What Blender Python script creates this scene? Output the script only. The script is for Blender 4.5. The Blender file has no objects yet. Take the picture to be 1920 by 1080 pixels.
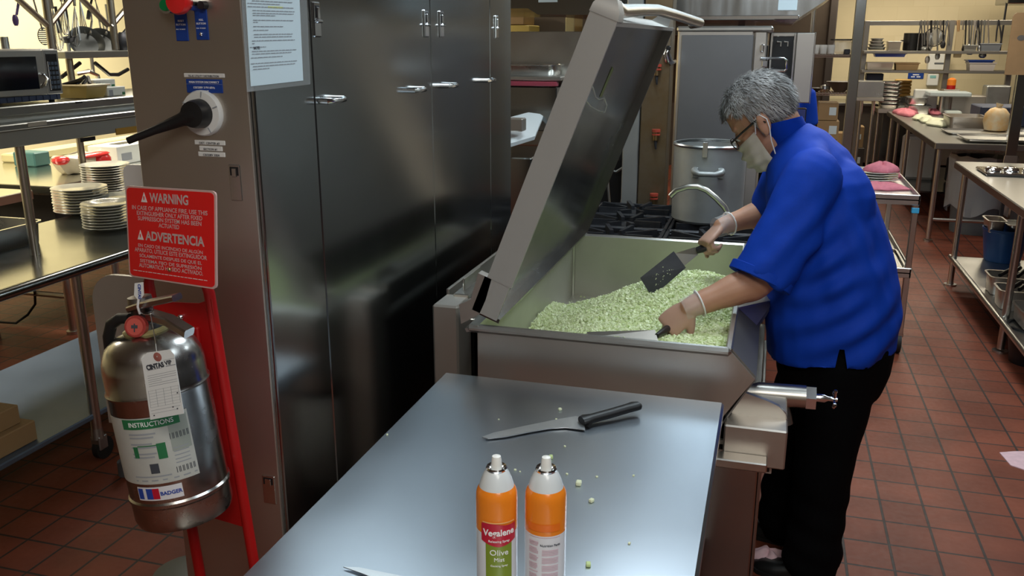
import bpy, math, random
from math import sin, cos, pi, radians, atan2, hypot, sqrt
from mathutils import Vector, Matrix, Euler, noise
V = Vector
random.seed(7)
S = bpy.context.scene
COL = S.collection

# ------------------------------------------------------------------ camera
FPX, HCAM = 1650.0, 1.75
PITCH = math.atan2(466, FPX)
YAW = math.atan2(500, hypot(FPX, 466))
cd = bpy.data.cameras.new('camera'); cam = bpy.data.objects.new('camera', cd); COL.objects.link(cam)
cd.sensor_width = 36; cd.lens = FPX / 1920 * 36; cd.clip_start = 0.02; cd.clip_end = 60
cam.location = (0, 0, HCAM); cam.rotation_euler = (pi/2 - PITCH, 0, YAW)
S.camera = cam

# ------------------------------------------------------------------ exposure, world, lamps
S.view_settings.view_transform = 'Standard'; S.view_settings.look = 'None'
S.view_settings.exposure = 0.0; S.view_settings.gamma = 1.0; S.view_settings.use_curve_mapping = False
W = bpy.data.worlds.new('world'); S.world = W; W.use_nodes = True
W.node_tree.nodes['Background'].inputs[0].default_value = (0.8, 0.9, 1, 1)
W.node_tree.nodes['Background'].inputs[1].default_value = 0.05
COOL = (0.80, 0.93, 1.0); WARM = (1.0, 0.90, 0.70); NEUT = (1.0, 0.96, 0.88)
def lamp(x, y, z, sx, sy, p, c):
    l = bpy.data.lights.new('ceiling_or_fill_lamp', 'AREA'); l.shape = 'RECTANGLE'; l.size = sx; l.size_y = sy
    l.energy = p; l.color = c
    o = bpy.data.objects.new('ceiling_or_fill_lamp', l); o.location = (x, y, z); COL.objects.link(o); return o
CZ = 2.9
lamp(0.9, -0.9, CZ - .02, 1.2, 1.2, 34, NEUT)  # unseen fill behind the camera, added to brighten faces turned to the front
lamp(-0.1, -0.3, CZ - .02, 1.2, .6, 24, NEUT)  # second added front fill, mainly for the warning sign and tower front
lamp(0.75, 1.3, CZ - .02, .6, 1.2, 18, COOL)
lamp(0.85, 4.3, CZ - .02, .7, 1.2, 40, COOL)
lamp(-0.35, 3.1, CZ - .02, .6, 1.2, 26, COOL)
lamp(1.1, 7.2, CZ - .02, .6, 1.2, 30, NEUT)
lamp(2.2, 10.2, CZ - .02, .6, 1.2, 46, WARM)
lamp(1.2, 12.6, CZ - .02, 1.2, .6, 55, WARM)
lamp(3.2, 12.6, CZ - .02, 1.2, .6, 45, WARM)
lamp(-4.9, 3.4, CZ - .02, .6, 1.2, 90, WARM)
lamp(-4.9, 6.2, CZ - .02, .6, 1.2, 130, WARM)
lamp(-3.0, 5.2, CZ - .02, .6, 1.2, 34, NEUT)
lamp(-2.4, 8.6, CZ - .02, .6, 1.2, 40, NEUT)

# ------------------------------------------------------------------ pixel helpers (a pixel at a known distance gives a point)
def ray(px, py):
    r, d, f = px - 960, py - 540, FPX
    up = -d*cos(PITCH) - f*sin(PITCH); fw = f*cos(PITCH) - d*sin(PITCH)
    return V((r*cos(YAW) - fw*sin(YAW), r*sin(YAW) + fw*cos(YAW), up))
CP = V((0, 0, HCAM))
def aZ(px, py, z): v = ray(px, py); return CP + v*((z - HCAM)/v.z)
def aY(px, py, y): v = ray(px, py); return CP + v*(y/v.y)
def aX(px, py, x): v = ray(px, py); return CP + v*(x/v.x)

# ------------------------------------------------------------------ materials
MATS = {}
def mat(name, col, rough=.5, metal=0.0, spec=.5, noise_s=0, noise_a=0.0, bump=0.0, alpha=1, trans=0, streak=None, coat=0, emit=0, rvar=0.0, col2=None, ior=1.45, nrough=.6):
    if name in MATS: return MATS[name]
    m = bpy.data.materials.new(name); m.use_nodes = True; nt = m.node_tree; b = nt.nodes['Principled BSDF']
    L = nt.links.new
    b.inputs['Base Color'].default_value = (*col, 1); b.inputs['Roughness'].default_value = rough
    b.inputs['Metallic'].default_value = metal; b.inputs['Specular IOR Level'].default_value = spec
    b.inputs['Alpha'].default_value = alpha; b.inputs['Transmission Weight'].default_value = trans
    b.inputs['Coat Weight'].default_value = coat; b.inputs['IOR'].default_value = ior
    if emit: b.inputs['Emission Color'].default_value = (*col, 1); b.inputs['Emission Strength'].default_value = emit
    if noise_s:
        tc = nt.nodes.new('ShaderNodeTexCoord'); mp = nt.nodes.new('ShaderNodeMapping'); L(tc.outputs['Object'], mp.inputs[0])
        if streak: mp.inputs['Scale'].default_value = streak
        n = nt.nodes.new('ShaderNodeTexNoise'); n.inputs['Scale'].default_value = noise_s; n.inputs['Detail'].default_value = 5
        n.inputs['Roughness'].default_value = nrough
        L(mp.outputs[0], n.inputs['Vector'])
        r = nt.nodes.new('ShaderNodeMapRange'); r.inputs[1].default_value = .3; r.inputs[2].default_value = .7
        L(n.outputs['Fac'], r.inputs[0])
        if noise_a or col2:
            mx = nt.nodes.new('ShaderNodeMix'); mx.data_type = 'RGBA'
            c2 = col2 or tuple(max(0, c*(1 - noise_a)) for c in col)
            mx.inputs['A'].default_value = (*c2, 1); mx.inputs['B'].default_value = (*col, 1)
            L(r.outputs[0], mx.inputs['Factor']); L(mx.outputs['Result'], b.inputs['Base Color'])
        if rvar:
            r2 = nt.nodes.new('ShaderNodeMapRange'); r2.inputs[3].default_value = max(.02, rough - rvar); r2.inputs[4].default_value = rough + rvar
            L(r.outputs[0], r2.inputs[0]); L(r2.outputs[0], b.inputs['Roughness'])
        if bump:
            bp = nt.nodes.new('ShaderNodeBump'); bp.inputs['Strength'].default_value = bump; bp.inputs['Distance'].default_value = .002
            L(n.outputs['Fac'], bp.inputs['Height']); L(bp.outputs[0], b.inputs['Normal'])
    MATS[name] = m; return m
def brick_mat(name, c1, c2, mortar, w, h, ms, loc=(0, 0, 0), rot=(0, 0, 0), offset=0.0, rough=.4, bump=.4, dirt=.3):
    m = bpy.data.materials.new(name); m.use_nodes = True; nt = m.node_tree; b = nt.nodes['Principled BSDF']; L = nt.links.new
    tc = nt.nodes.new('ShaderNodeTexCoord'); mp = nt.nodes.new('ShaderNodeMapping'); L(tc.outputs['Object'], mp.inputs[0])
    b.inputs['Specular IOR Level'].default_value = .3
    mp.inputs['Location'].default_value = loc; mp.inputs['Rotation'].default_value = rot
    br = nt.nodes.new('ShaderNodeTexBrick'); L(mp.outputs[0], br.inputs['Vector'])
    br.offset = offset; br.squash = 1
    for k, v in (('Scale', 1), ('Mortar Size', ms), ('Mortar Smooth', .2), ('Brick Width', w), ('Row Height', h), ('Bias', 0)): br.inputs[k].default_value = v
    br.inputs['Color1'].default_value = (*c1, 1); br.inputs['Color2'].default_value = (*c2, 1); br.inputs['Mortar'].default_value = (*mortar, 1)
    n = nt.nodes.new('ShaderNodeTexNoise'); n.inputs['Scale'].default_value = 3.2; n.inputs['Detail'].default_value = 8; L(tc.outputs['Object'], n.inputs['Vector'])
    n2 = nt.nodes.new('ShaderNodeTexNoise'); n2.inputs['Scale'].default_value = 45; n2.inputs['Detail'].default_value = 4; L(tc.outputs['Object'], n2.inputs['Vector'])
    mx = nt.nodes.new('ShaderNodeMix'); mx.data_type = 'RGBA'; mx.blend_type = 'MULTIPLY'; mx.inputs['Factor'].default_value = dirt
    cr = nt.nodes.new('ShaderNodeValToRGB'); cr.color_ramp.elements[0].position = .35; cr.color_ramp.elements[0].color = (.35, .33, .32, 1); cr.color_ramp.elements[1].position = .65
    L(n.outputs['Fac'], cr.inputs[0]); L(br.outputs['Color'], mx.inputs['A']); L(cr.outputs[0], mx.inputs['B']); L(mx.outputs['Result'], b.inputs['Base Color'])
    r = nt.nodes.new('ShaderNodeMapRange'); r.inputs[3].default_value = rough - .1; r.inputs[4].default_value = rough + .15; L(n2.outputs['Fac'], r.inputs[0]); L(r.outputs[0], b.inputs['Roughness'])
    inv = nt.nodes.new('ShaderNodeMath'); inv.operation = 'SUBTRACT'; inv.inputs[0].default_value = 1; L(br.outputs['Fac'], inv.inputs[1])
    bp = nt.nodes.new('ShaderNodeBump'); bp.inputs['Strength'].default_value = bump; bp.inputs['Distance'].default_value = .003; L(inv.outputs[0], bp.inputs['Height']); L(bp.outputs[0], b.inputs['Normal'])
    MATS[name] = m; return m

STEEL = mat('brushed_steel', (.58, .56, .52), .30, 1, noise_s=5, noise_a=.05, rvar=.03)
STEELH = mat('brushed_steel_level', (.58, .57, .54), .33, .95, noise_s=5, noise_a=.05, rvar=.03)
STEELD = mat('cabinet_steel', (.35, .365, .365), .17, 1, noise_s=2.2, noise_a=.05, rvar=.025, streak=(1, 1, .25))
STEELW = mat('warm_steel', (.54, .495, .445), .40, .9, noise_s=3, noise_a=.06, rvar=.03)
TABLE = mat('worktable_steel', (.48, .525, .58), .30, 1, noise_s=2.4, noise_a=.08, rvar=.03, nrough=.5)
CHROME = mat('chrome', (.78, .80, .82), .14, 1)
DULL = mat('dull_aluminium', (.42, .43, .42), .42, 1, noise_s=10, noise_a=.10, rvar=.03)
TIN = mat('pan_steel', (.62, .62, .60), .26, 1, noise_s=5, noise_a=.03, rvar=.02)
PANIN = mat('skillet_inside', (.60, .59, .53), .42, .75, noise_s=4, noise_a=.15, rvar=.04)
DARKM = mat('dark_metal', (.04, .04, .045), .45, .6)
IRON = mat('cast_iron', (.034, .036, .042), .38, .4, noise_s=30, noise_a=.4, bump=.3)
BLACK = mat('black_plastic', (.012, .012, .013), .38)
RUBBER = mat('black_rubber', (.01, .01, .01), .6)
GLASSD = mat('dark_glass', (.008, .010, .014), .08, spec=.6)
WHITE = mat('white_plastic', (.72, .72, .70), .35)
PAPER = mat('paper', (.62, .74, .80), .6)
TAG = mat('tag_card', (.78, .80, .80), .55)
INK = mat('ink', (.05, .055, .07), .7)
INKL = mat('grey_ink', (.30, .32, .35), .7)
REDP = mat('red_paint', (.42, .008, .008), .33, noise_s=6, noise_a=.15)
REDS = mat('sign_red', (.78, .012, .014), .4, spec=.3)
WHT = mat('white_print', (.85, .84, .84), .5)
BLUEP = mat('blue_plate', (.012, .05, .28), .35)
GREENB = mat('green_button', (.0, .22, .06), .25, coat=.5)
REDB = mat('red_button', (.75, .02, .02), .28, coat=.5)
CREAM = mat('cream_plastic', (.62, .55, .30), .45)
CARD = mat('cardboard', (.36, .24, .12), .75, noise_s=4, noise_a=.15)
WOOD = mat('maple_wood', (.50, .31, .15), .5, noise_s=6, noise_a=.25, streak=(1, 1, .15))
PINK = mat('pink_cloth', (.72, .22, .28), .85, noise_s=40, noise_a=.2, bump=.4)
PINKW = mat('pale_pink_cloth', (.78, .52, .55), .85, noise_s=40, noise_a=.15, bump=.4)
CERAM = mat('white_ceramic', (.66, .66, .60), .16, coat=.3)
LINER = mat('clear_liner', (.75, .78, .80), .25, alpha=.38)
GREYP = mat('grey_bin_plastic', (.10, .11, .12), .5)
WBIN = mat('white_bin_plastic', (.55, .57, .58), .4)
BLUEB = mat('blue_bucket', (.012, .07, .24), .4)
CLEAR = mat('clear_plastic', (.8, .82, .82), .12, alpha=.35)
ORANGE = mat('orange_paint', (.85, .235, .015), .25, coat=.4, noise_s=5, noise_a=.06)
LABW = mat('label_white', (.70, .70, .74), .32, coat=.3)
LABR = mat('label_red', (.50, .012, .035), .3, coat=.3)
LABG = mat('label_green', (.20, .27, .02), .3, coat=.3)
LABK = mat('label_pink', (.62, .40, .47), .4)
GRNP = mat('green_print', (.02, .16, .06), .5)
BLUI = mat('blue_ink', (.02, .06, .35), .5)
TEAL = mat('teal_box', (.05, .15, .15), .5)
YELL = mat('yellow_tray', (.55, .42, .12), .45)
AMBER = mat('amber_tray', (.48, .27, .05), .4)

# ------------------------------------------------------------------ mesh builder
class MB:
    def __init__(s, t=None): s.v = []; s.f = []; s.t = t
    def add(s, vs, fs):
        n = len(s.v)
        if s.t is not None: vs = [s.t @ V(p) for p in vs]
        s.v.extend([tuple(p) for p in vs]); s.f.extend([tuple(i + n for i in f) for f in fs]); return s
    def box(s, x0, x1, y0, y1, z0, z1, b=.003, m=None):
        if x0 > x1: x0, x1 = x1, x0
        if y0 > y1: y0, y1 = y1, y0
        if z0 > z1: z0, z1 = z1, z0
        b = min(b, (x1-x0)*.45, (y1-y0)*.45, (z1-z0)*.45)
        vs = []; idx = {}
        for i in (0, 1):
            for j in (0, 1):
                for k in (0, 1):
                    X = (x0, x1)[i]; Y = (y0, y1)[j]; Z = (z0, z1)[k]
                    sx, sy, sz = (1-2*i)*b, (1-2*j)*b, (1-2*k)*b
                    for a, p in enumerate(((X, Y+sy, Z+sz), (X+sx, Y, Z+sz), (X+sx, Y+sy, Z))):
                        idx[i, j, k, a] = len(vs); vs.append(p)
        q = lambda *c: [idx[t] for t in c]
        fs = []
        for i in (0, 1):
            fs.append(q(*[(i, j, k, 0) for j, k in ((0, 0), (0, 1), (1, 1), (1, 0))][::1 if i == 0 else -1]))
            fs.append(q(*[(j, i, k, 1) for j, k in ((0, 0), (1, 0), (1, 1), (0, 1))][::1 if i == 0 else -1]))
            fs.append(q(*[(j, k, i, 2) for j, k in ((0, 0), (0, 1), (1, 1), (1, 0))][::1 if i == 0 else -1]))
            for j in (0, 1):
                o = 1 if (i ^ j) else -1
                fs.append(q((i, j, 0, 0), (i, j, 0, 1), (i, j, 1, 1), (i, j, 1, 0))[::o])
                fs.append(q((i, 0, j, 0), (i, 1, j, 0), (i, 1, j, 2), (i, 0, j, 2))[::o])
                fs.append(q((0, i, j, 1), (0, i, j, 2), (1, i, j, 2), (1, i, j, 1))[::o])
                for k in (0, 1):
                    fs.append(q((i, j, k, 0), (i, j, k, 1), (i, j, k, 2))[::1 if (i+j+k) % 2 == 0 else -1])
        fs = [f for f in fs]
        if m is not None: vs = [m @ V(p) for p in vs]
        return s.add(vs, fs)
    def ring(s, c, u, v, r1, r2, n): return [c + u*(r1*cos(2*pi*i/n)) + v*(r2*sin(2*pi*i/n)) for i in range(n)]
    def loft(s, rings, caps=(1, 1), closed=False):
        n = len(rings[0]); vs = [p for r in rings for p in r]; fs = []
        R = len(rings)
        for a in range(R if closed else R-1):
            b = (a+1) % R
            for i in range(n):
                j = (i+1) % n
                fs.append((a*n+i, a*n+j, b*n+j, b*n+i))
        if not closed:
            if caps[0]: fs.append(tuple(range(n))[::-1])
            if caps[1]: fs.append(tuple((R-1)*n+i for i in range(n)))
        return s.add(vs, fs)
    def cyl(s, p0, p1, r0, r1=None, n=16, caps=(1, 1)):
        p0, p1 = V(p0), V(p1); d = (p1-p0).normalized(); u = d.orthogonal().normalized(); v = d.cross(u)
        r1 = r0 if r1 is None else r1
        return s.loft([s.ring(p0, u, v, r0, r0, n), s.ring(p1, u, v, r1, r1, n)], caps)
    def tube(s, path, r, n=10, closed=False, caps=(1, 1), flat=1.0):
        P = [V(p) for p in path]; N = len(P); rs = r if isinstance(r, (list, tuple)) else [r]*N
        rings = []; u = None
        for i in range(N):
            a = P[i-1] if (i or closed) else P[0]; b = P[(i+1) % N] if (i < N-1 or closed) else P[-1]
            d = (b-a).normalized()
            if u is None: u = d.orthogonal().normalized()
            else:
                u = (u - d*u.dot(d)); u = u.normalized() if u.length > 1e-6 else d.orthogonal().normalized()
            v = d.cross(u); rings.append(s.ring(P[i], u, v, rs[i], rs[i]*flat, n))
        return s.loft(rings, caps, closed)
    def lathe(s, prof, n=32, m=None, caps=(1, 1)):
        rings = []
        for r, z in prof:
            rings.append([V((max(r, 1e-5)*cos(2*pi*i/n), max(r, 1e-5)*sin(2*pi*i/n), z)) for i in range(n)])
        if m is not None: rings = [[m @ p for p in R] for R in rings]
        return s.loft(rings, caps)
    def sph(s, c, r, n=16, m=None):
        c = V(c); r = (r, r, r) if isinstance(r, (int, float)) else r
        rings = []
        for a in range(1, n//2):
            th = pi*a/(n//2)
            R = [V((r[0]*sin(th)*cos(2*pi*i/n), r[1]*sin(th)*sin(2*pi*i/n), -r[2]*cos(th))) for i in range(n)]
            rings.append([c + (m @ p if m is not None else p) for p in R])
        return s.loft(rings)
    def prism(s, poly, axis, a, b):
        n = len(poly)
        def P(u, w, t): return {'x': (t, u, w), 'y': (u, t, w), 'z': (u, w, t)}[axis]
        vs = [P(u, w, a) for u, w in poly] + [P(u, w, b) for u, w in poly]
        fs = [tuple(range(n))[::-1], tuple(range(n, 2*n))] + [(i, (i+1) % n, n+(i+1) % n, n+i) for i in range(n)]
        return s.add(vs, fs)
    def slab(s, pts, th):
        P = [V(p) for p in pts]; nrm = V((0, 0, 0))
        for i in range(1, len(P)-1): nrm += (P[i]-P[0]).cross(P[i+1]-P[0])
        nrm.normalize(); n = len(P)
        vs = P + [p - nrm*th for p in P]
        return s.add(vs, [tuple(range(n)), tuple(range(n, 2*n))[::-1]] + [(i, n+i, n+(i+1) % n, (i+1) % n) for i in range(n)])
    def grid(s, fn, nu, nv):
        vs = [fn(i/nu, j/nv) for i in range(nu+1) for j in range(nv+1)]
        fs = [(i*(nv+1)+j, (i+1)*(nv+1)+j, (i+1)*(nv+1)+j+1, i*(nv+1)+j+1) for i in range(nu) for j in range(nv)]
        return s.add(vs, fs)
    def build(s, name, m, parent=None, ang=35, fix=True):
        me = bpy.data.meshes.new(name); inv = rootinv(parent)
        vs = [inv @ V(p) for p in s.v] if inv is not None else s.v
        me.from_pydata([tuple(p) for p in vs], [], s.f); me.validate()
        return link(name, me, m, parent, ang, fix)
def link(name, me, m, parent=None, ang=35, fix=True):
    if fix and len(me.polygons) < 120000:
        import bmesh
        bm = bmesh.new(); bm.from_mesh(me); bmesh.ops.recalc_face_normals(bm, faces=bm.faces); bm.to_mesh(me); bm.free()
    for p in me.polygons: p.use_smooth = True
    if ang < 180: me.set_sharp_from_angle(angle=radians(ang))
    o = bpy.data.objects.new(name, me); COL.objects.link(o)
    if m: me.materials.append(m)
    if parent is not None: o.parent = parent
    return o
ROOTM = {}
def rootinv(p):
    while p is not None:
        if p.name in ROOTM: return ROOTM[p.name]
        p = p.parent
    return None
def tag(o, label, cat, group=None, kind=None):
    if label: o['label'] = label
    if cat: o['category'] = cat
    if group: o['group'] = group
    if kind: o['kind'] = kind
    return o
def struct(o): o['kind'] = 'structure'; return o
# a thing: Empty at its base; w=True means its parts are given in world coordinates
def thing(name, label, cat, loc=(0, 0, 0), rz=0.0, group=None, w=False):
    o = bpy.data.objects.new(name, None); COL.objects.link(o); o.empty_display_size = .05
    o.location = loc; o.rotation_euler = (0, 0, rz); tag(o, label, cat, group)
    if w: ROOTM[o.name] = (Matrix.Translation(V(loc)) @ Matrix.Rotation(rz, 4, 'Z')).inverted()
    return o
def dup(root, loc, rz=None, label=None, group=None):
    def cp(o, par):
        c = o.copy(); COL.objects.link(c)
        if par is not None: c.parent = par
        for ch in list(o.children): cp(ch, c)
        return c
    r = cp(root, None); r.location = loc
    if rz is not None: r.rotation_euler = (0, 0, rz)
    if label: r['label'] = label
    if group: r['group'] = group
    return r
def frame(o, x, y):
    "matrix with origin o, x axis toward x, y axis in the plane toward y"
    o, x, y = V(o), V(x).normalized(), V(y); z = x.cross(y).normalized(); y = z.cross(x)
    m = Matrix((x, y, z)).transposed().to_4x4(); m.translation = o; return m
def text(s, size, m, parent, mx=None, name='lettering', align='CENTER', ext=.0003, fn=None, sx=1.0, bold=0.0, line=1.0, fit=None):
    c = bpy.data.curves.new('t', 'FONT'); c.body = s; c.size = size; c.align_x = align; c.extrude = ext; c.space_line = line; c.resolution_u = 3; c.offset = bold
    o = bpy.data.objects.new('t', c); COL.objects.link(o)
    dg = bpy.context.evaluated_depsgraph_get()
    me = bpy.data.meshes.new_from_object(o.evaluated_get(dg)); bpy.data.objects.remove(o); bpy.data.curves.remove(c)
    inv = rootinv(parent)
    if fit:
        xs = [v.co.x for v in me.vertices]; ys = [v.co.y for v in me.vertices]; mid = (min(xs)+max(xs))/2
        kx, ky = fit[0]/(max(xs)-min(xs)), fit[1]/max(ys)
        for v in me.vertices: v.co.x = (v.co.x-mid)*kx; v.co.y *= ky
    for v in me.vertices:
        p = V((v.co.x*sx, v.co.y, v.co.z))
        if fn: p = fn(p)
        if mx is not None: p = mx @ p
        if inv is not None: p = inv @ p
        v.co = p
    me.materials.clear()
    return link(name, me, m, parent, 30, False)
def remesh(mb, voxel, smooth=2, shrink=0):
    me = bpy.data.meshes.new('r'); me.from_pydata(mb.v, [], mb.f); me.validate()
    import bmesh
    bm = bmesh.new(); bm.from_mesh(me); bmesh.ops.recalc_face_normals(bm, faces=bm.faces); bm.to_mesh(me); bm.free()
    o = bpy.data.objects.new('r', me); COL.objects.link(o)
    md = o.modifiers.new('r', 'REMESH'); md.mode = 'VOXEL'; md.voxel_size = voxel; md.use_smooth_shade = True
    if smooth: sm = o.modifiers.new('s', 'SMOOTH'); sm.iterations = smooth; sm.factor = .5
    dg = bpy.context.evaluated_depsgraph_get(); out = bpy.data.meshes.new_from_object(o.evaluated_get(dg))
    bpy.data.objects.remove(o); bpy.data.meshes.remove(me); out.materials.clear(); return out
def lerp(a, b, t): return a + (b-a)*t
def sstep(a, b, x): t = min(1, max(0, (x-a)/(b-a))); return t*t*(3-2*t)
# ------------------------------------------------------------------ the room
FLOOR = brick_mat('quarry_tile', (.195, .048, .024), (.245, .064, .033), (.046, .030, .025), .158, .168, .0052, loc=(-.046, -.041, 0), rough=.5, bump=.3, dirt=.5)
WALLC = brick_mat('cream_block_wall', (.66, .56, .36), (.70, .60, .40), (.645, .545, .345), .40, .20, .004, rot=(pi/2, 0, 0), offset=.5, rough=.55, bump=.15, dirt=.06)
WALLL = brick_mat('cream_painted_wall', (.74, .68, .42), (.76, .70, .44), (.70, .64, .40), .40, .20, .003, rot=(pi/2, 0, pi/2), offset=.5, rough=.55, bump=.1, dirt=.04)
WALLG = mat('grey_wall', (.09, .095, .10), .5, noise_s=2, noise_a=.1)
WALLF = mat('pale_wall', (.36, .33, .29), .6, noise_s=2, noise_a=.06)
CEIL = mat('ceiling_tile', (.42, .42, .40), .9, noise_s=60, noise_a=.15)
X0, X1, Y0, Y1 = -6.2, 5.2, -2.6, 14.2
struct(MB().box(X0, X1, Y0, Y1, -.1, 0, 0).build('floor', FLOOR))
struct(MB().box(X0, X1, Y0, Y1, CZ, CZ+.1, 0).build('ceiling', CEIL))
struct(MB().box(X0, X1, Y1, Y1+.1, 0, CZ, 0).build('wall_back', WALLC))
struct(MB().box(X0-.1, X0, Y0, Y1, 0, CZ, 0).build('wall_left', WALLL))
struct(MB().box(X1, X1+.1, Y0, Y1, 0, CZ, 0).build('wall_right', WALLG))
struct(MB().box(X0, X1, Y0-.1, Y0, 0, CZ, 0).build('wall_front', WALLF))
struct(MB().box(X0, X1, Y1-.015, Y1, 0, .12).build('baseboard_back', FLOOR))
# ------------------------------------------------------------------ front work table
def legs_table(name, label, cat, x0, x1, y0, y1, h, topm, legr=.02, shelf=None, inset=.06, rim=.045, group=None, legm=STEEL, feet='flange', legn=((0, 0), (1, 0), (0, 1), (1, 1)), shelfm=STEELH):
    t = thing(name, label, cat, ((x0+x1)/2, (y0+y1)/2, 0), group=group, w=True)
    MB().box(x0, x1, y0, y1, h-rim, h, .006).build('tabletop', topm, t)
    for i, j in legn:
        x = (x0+inset, x1-inset)[i]; y = (y0+inset, y1-inset)[j]
        l = MB().cyl((x, y, .02), (x, y, h-rim), legr).build('leg', legm, t)
        if feet == 'flange': MB().cyl((x, y, 0), (x, y, .012), legr*2.1).cyl((x, y, .012), (x, y, .05), legr*1.15, legr*.9).build('foot', legm, l)
        elif feet == 'caster':
            MB().cyl((x-.014, y+.03, .045), (x+.014, y+.03, .045), .045, n=20).build('caster_wheel', RUBBER, l)
            MB().box(x-.022, x+.022, y-.01, y+.045, .06, .1).build('caster_fork', STEEL, l)
    if shelf: MB().box(x0+.03, x1-.03, y0+.03, y1-.03, shelf-.03, shelf, .004).build('undershelf', shelfm, t)
    return t
legs_table('work_table', 'long stainless work table in the foreground carrying the two spray cans and knife', 'table', -.812, -.062, .35, 2.125, .87, TABLE, shelf=.25, rim=.04)
# crumbs lying on it
R = random.Random(3)
cr = [(1050, 769, 5), (1085, 909, 8), (1109, 941, 6), (1103, 1061, 6), (1033, 859, 6), (1043, 787, 3), (966, 882, 3), (1063, 890, 3), (975, 885, 2), (1119, 895, 3), (935, 787, 2), (1188, 893, 3), (1059, 838, 3), (1180, 1020, 3), (726, 816, 3)]
CRUMBG = mat('celery_crumb', (.55, .68, .30), .5)
for k, (px, py, s) in enumerate(cr):
    p = aZ(px, py, .87); r = s*.0007
    m = MB(Matrix.Translation(p + V((0, 0, r*.8))) @ Matrix.Rotation(R.uniform(0, 3), 4, 'Z')).box(-r*1.2, r*1.2, -r, r, -r*.8, r*.8, r*.3)
    where = ['above the knife handle', 'right of the right spray can', 'right of the spray cans, lower of two', 'near the bottom edge right of the cans', 'green, behind the right can nozzle', 'above the knife blade', 'left of the gap between the cans, upper', 'right of the right can nozzle', 'between the two can nozzles', 'right of the cans on bare steel', 'above the knife blade tip', 'far right of the can nozzles', 'between knife and right can', 'on the bright right part of the table', 'near the left edge of the table'][k]
    tag(m.build('celery_crumb', CRUMBG if k in (3, 4) else mat('celery_pale', (.72, .76, .52), .5)), 'small chopped celery crumb on the work table, ' + where, 'crumb', 'celery crumbs on the work table')

# ------------------------------------------------------------------ utility cabinet (tall steel tower)
XC, YC = -1.02, 1.607
t = cab = thing('utility_cabinet', 'tall brushed stainless utility tower with latched doors left of the work table', 'cabinet', (XC-.14, 2.55, 0), w=True)
MB().box(XC-.285, XC-.004, YC+.004, 3.47, .0, 2.5, .003).build('body', STEELD, t)
fp = MB().box(XC-.285, XC-.006, YC-.004, YC+.006, .03, 2.5, .002).build('front_panel', STEELW, t)
doors = []
ys = [YC, 1.925, 2.53, 2.66, 3.25, 3.47]
ys = [YC+.004, 1.86, 2.60, 2.68, 3.195, 3.47]
for a, b in ((0, 1), (1, 2), (2, 4), (4, 5)):
    doors.append(MB().box(XC-.006, XC+.004, ys[a]+.0015, ys[b]-.0015, .03, 2.5, .0025).build('door', STEELD, t))
MB().box(XC-.005, XC+.001, ys[2]-.001, ys[3]+.001, .03, 2.5, 0).build('door_post', STEELD, t)
# door latches (recessed paddle) and little pull bars
def side_latch(py0, py1, px, d):
    p = aX(px, py0, XC+.004); q = aX(px, py1, XC+.004); y = p.y; z1, z0 = p.z, q.z; h = z1-z0; w = .017
    k = MB().box(XC+.002, XC+.009, y-w, y+w, z0, z1, .004).build('latch', CHROME, d)
    m = MB().box(XC+.0085, XC+.0098, y-w*.6, y+w*.6, z0+h*.55, z1-h*.1, .001).build('latch_slot', BLACK, d)
    MB().box(XC+.009, XC+.017, y-w*.8, y+w*.8, z0+h*.4, z0+h*.5, .003).box(XC+.009, XC+.013, y-w*.35, y+w*.35, z0+h*.5, z0+h*.85, .002).build('latch_paddle', CHROME, d)
side_latch(3, 70, 590, doors[1]); side_latch(18, 70, 797, doors[1]); side_latch(20, 70, 826, doors[2]); side_latch(29, 72, 930, doors[2])
def side_pull(px, py, d, L=.075):
    p = aX(px, py, XC+.004)
    y, z = p.y, p.z
    MB().tube([(XC, y-L/2, z), (XC+.03, y-L/2, z), (XC+.034, y-L/2+.01, z), (XC+.034, y+L/2-.01, z), (XC+.03, y+L/2, z), (XC, y+L/2, z)], .0075, 10).build('pull_bar', CHROME, d)
side_pull(612, 187, doors[1], .085); side_pull(772, 168, doors[1]); side_pull(835, 160, doors[2]); side_pull(908, 150, doors[2])
# front face hardware
def front(px, py): return aY(px, py, YC-.004)
def fplate(name, px0, py0, px1, py1, m, par, th=.002, y=None):
    a, b = front(px0, py0), front(px1, py1)
    return MB().box(a.x, b.x, YC-.004-th, YC-.0035, b.z, a.z, .001).build(name, m, par), (a+b)/2, abs(b.x-a.x), abs(a.z-b.z)
def ftext(s, px, py, size, m, par, th=.0025, **k):
    p = front(px, py); return text(s, size, m, par, frame((p.x, YC-.004-th, p.z), (1, 0, 0), (0, 0, 1)), **k)
for nm, px0, py0, px1, py1, lines in (('button_plate', 326, 18, 355, 77, (('RESET', 38), ('BUTTON', 45), ('PULL TO RESET', 53))), ('button_plate', 364, 15, 393, 75, (('KILL', 36), ('BUTTON', 43), ('PULL TO RESET', 51)))):
    pl, c, w, h = fplate(nm, px0, py0, px1, py1, BLUEP, t)
    for s, y in lines: ftext(s, (px0+px1)/2, y+3, .0055 if len(s) < 8 else .0032, WHT, pl)
p = front(379, 64); MB().sph((p.x, YC-.007, p.z), .004, 10).build('indicator_stud', CHROME, t)
p = front(331, 11); b = MB().cyl((p.x-.003, YC-.004, p.z), (p.x-.003, YC-.035, p.z), .016, n=24).build('push_button', CHROME, t); MB().cyl((p.x-.003, YC-.035, p.z), (p.x-.003, YC-.040, p.z), .0115, .0105, n=24).build('button_cap', GREENB, b)
p = front(363, 5); b = MB().cyl((p.x, YC-.004, p.z), (p.x, YC-.03, p.z), .017, n=24).build('push_button', CHROME, t)
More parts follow.
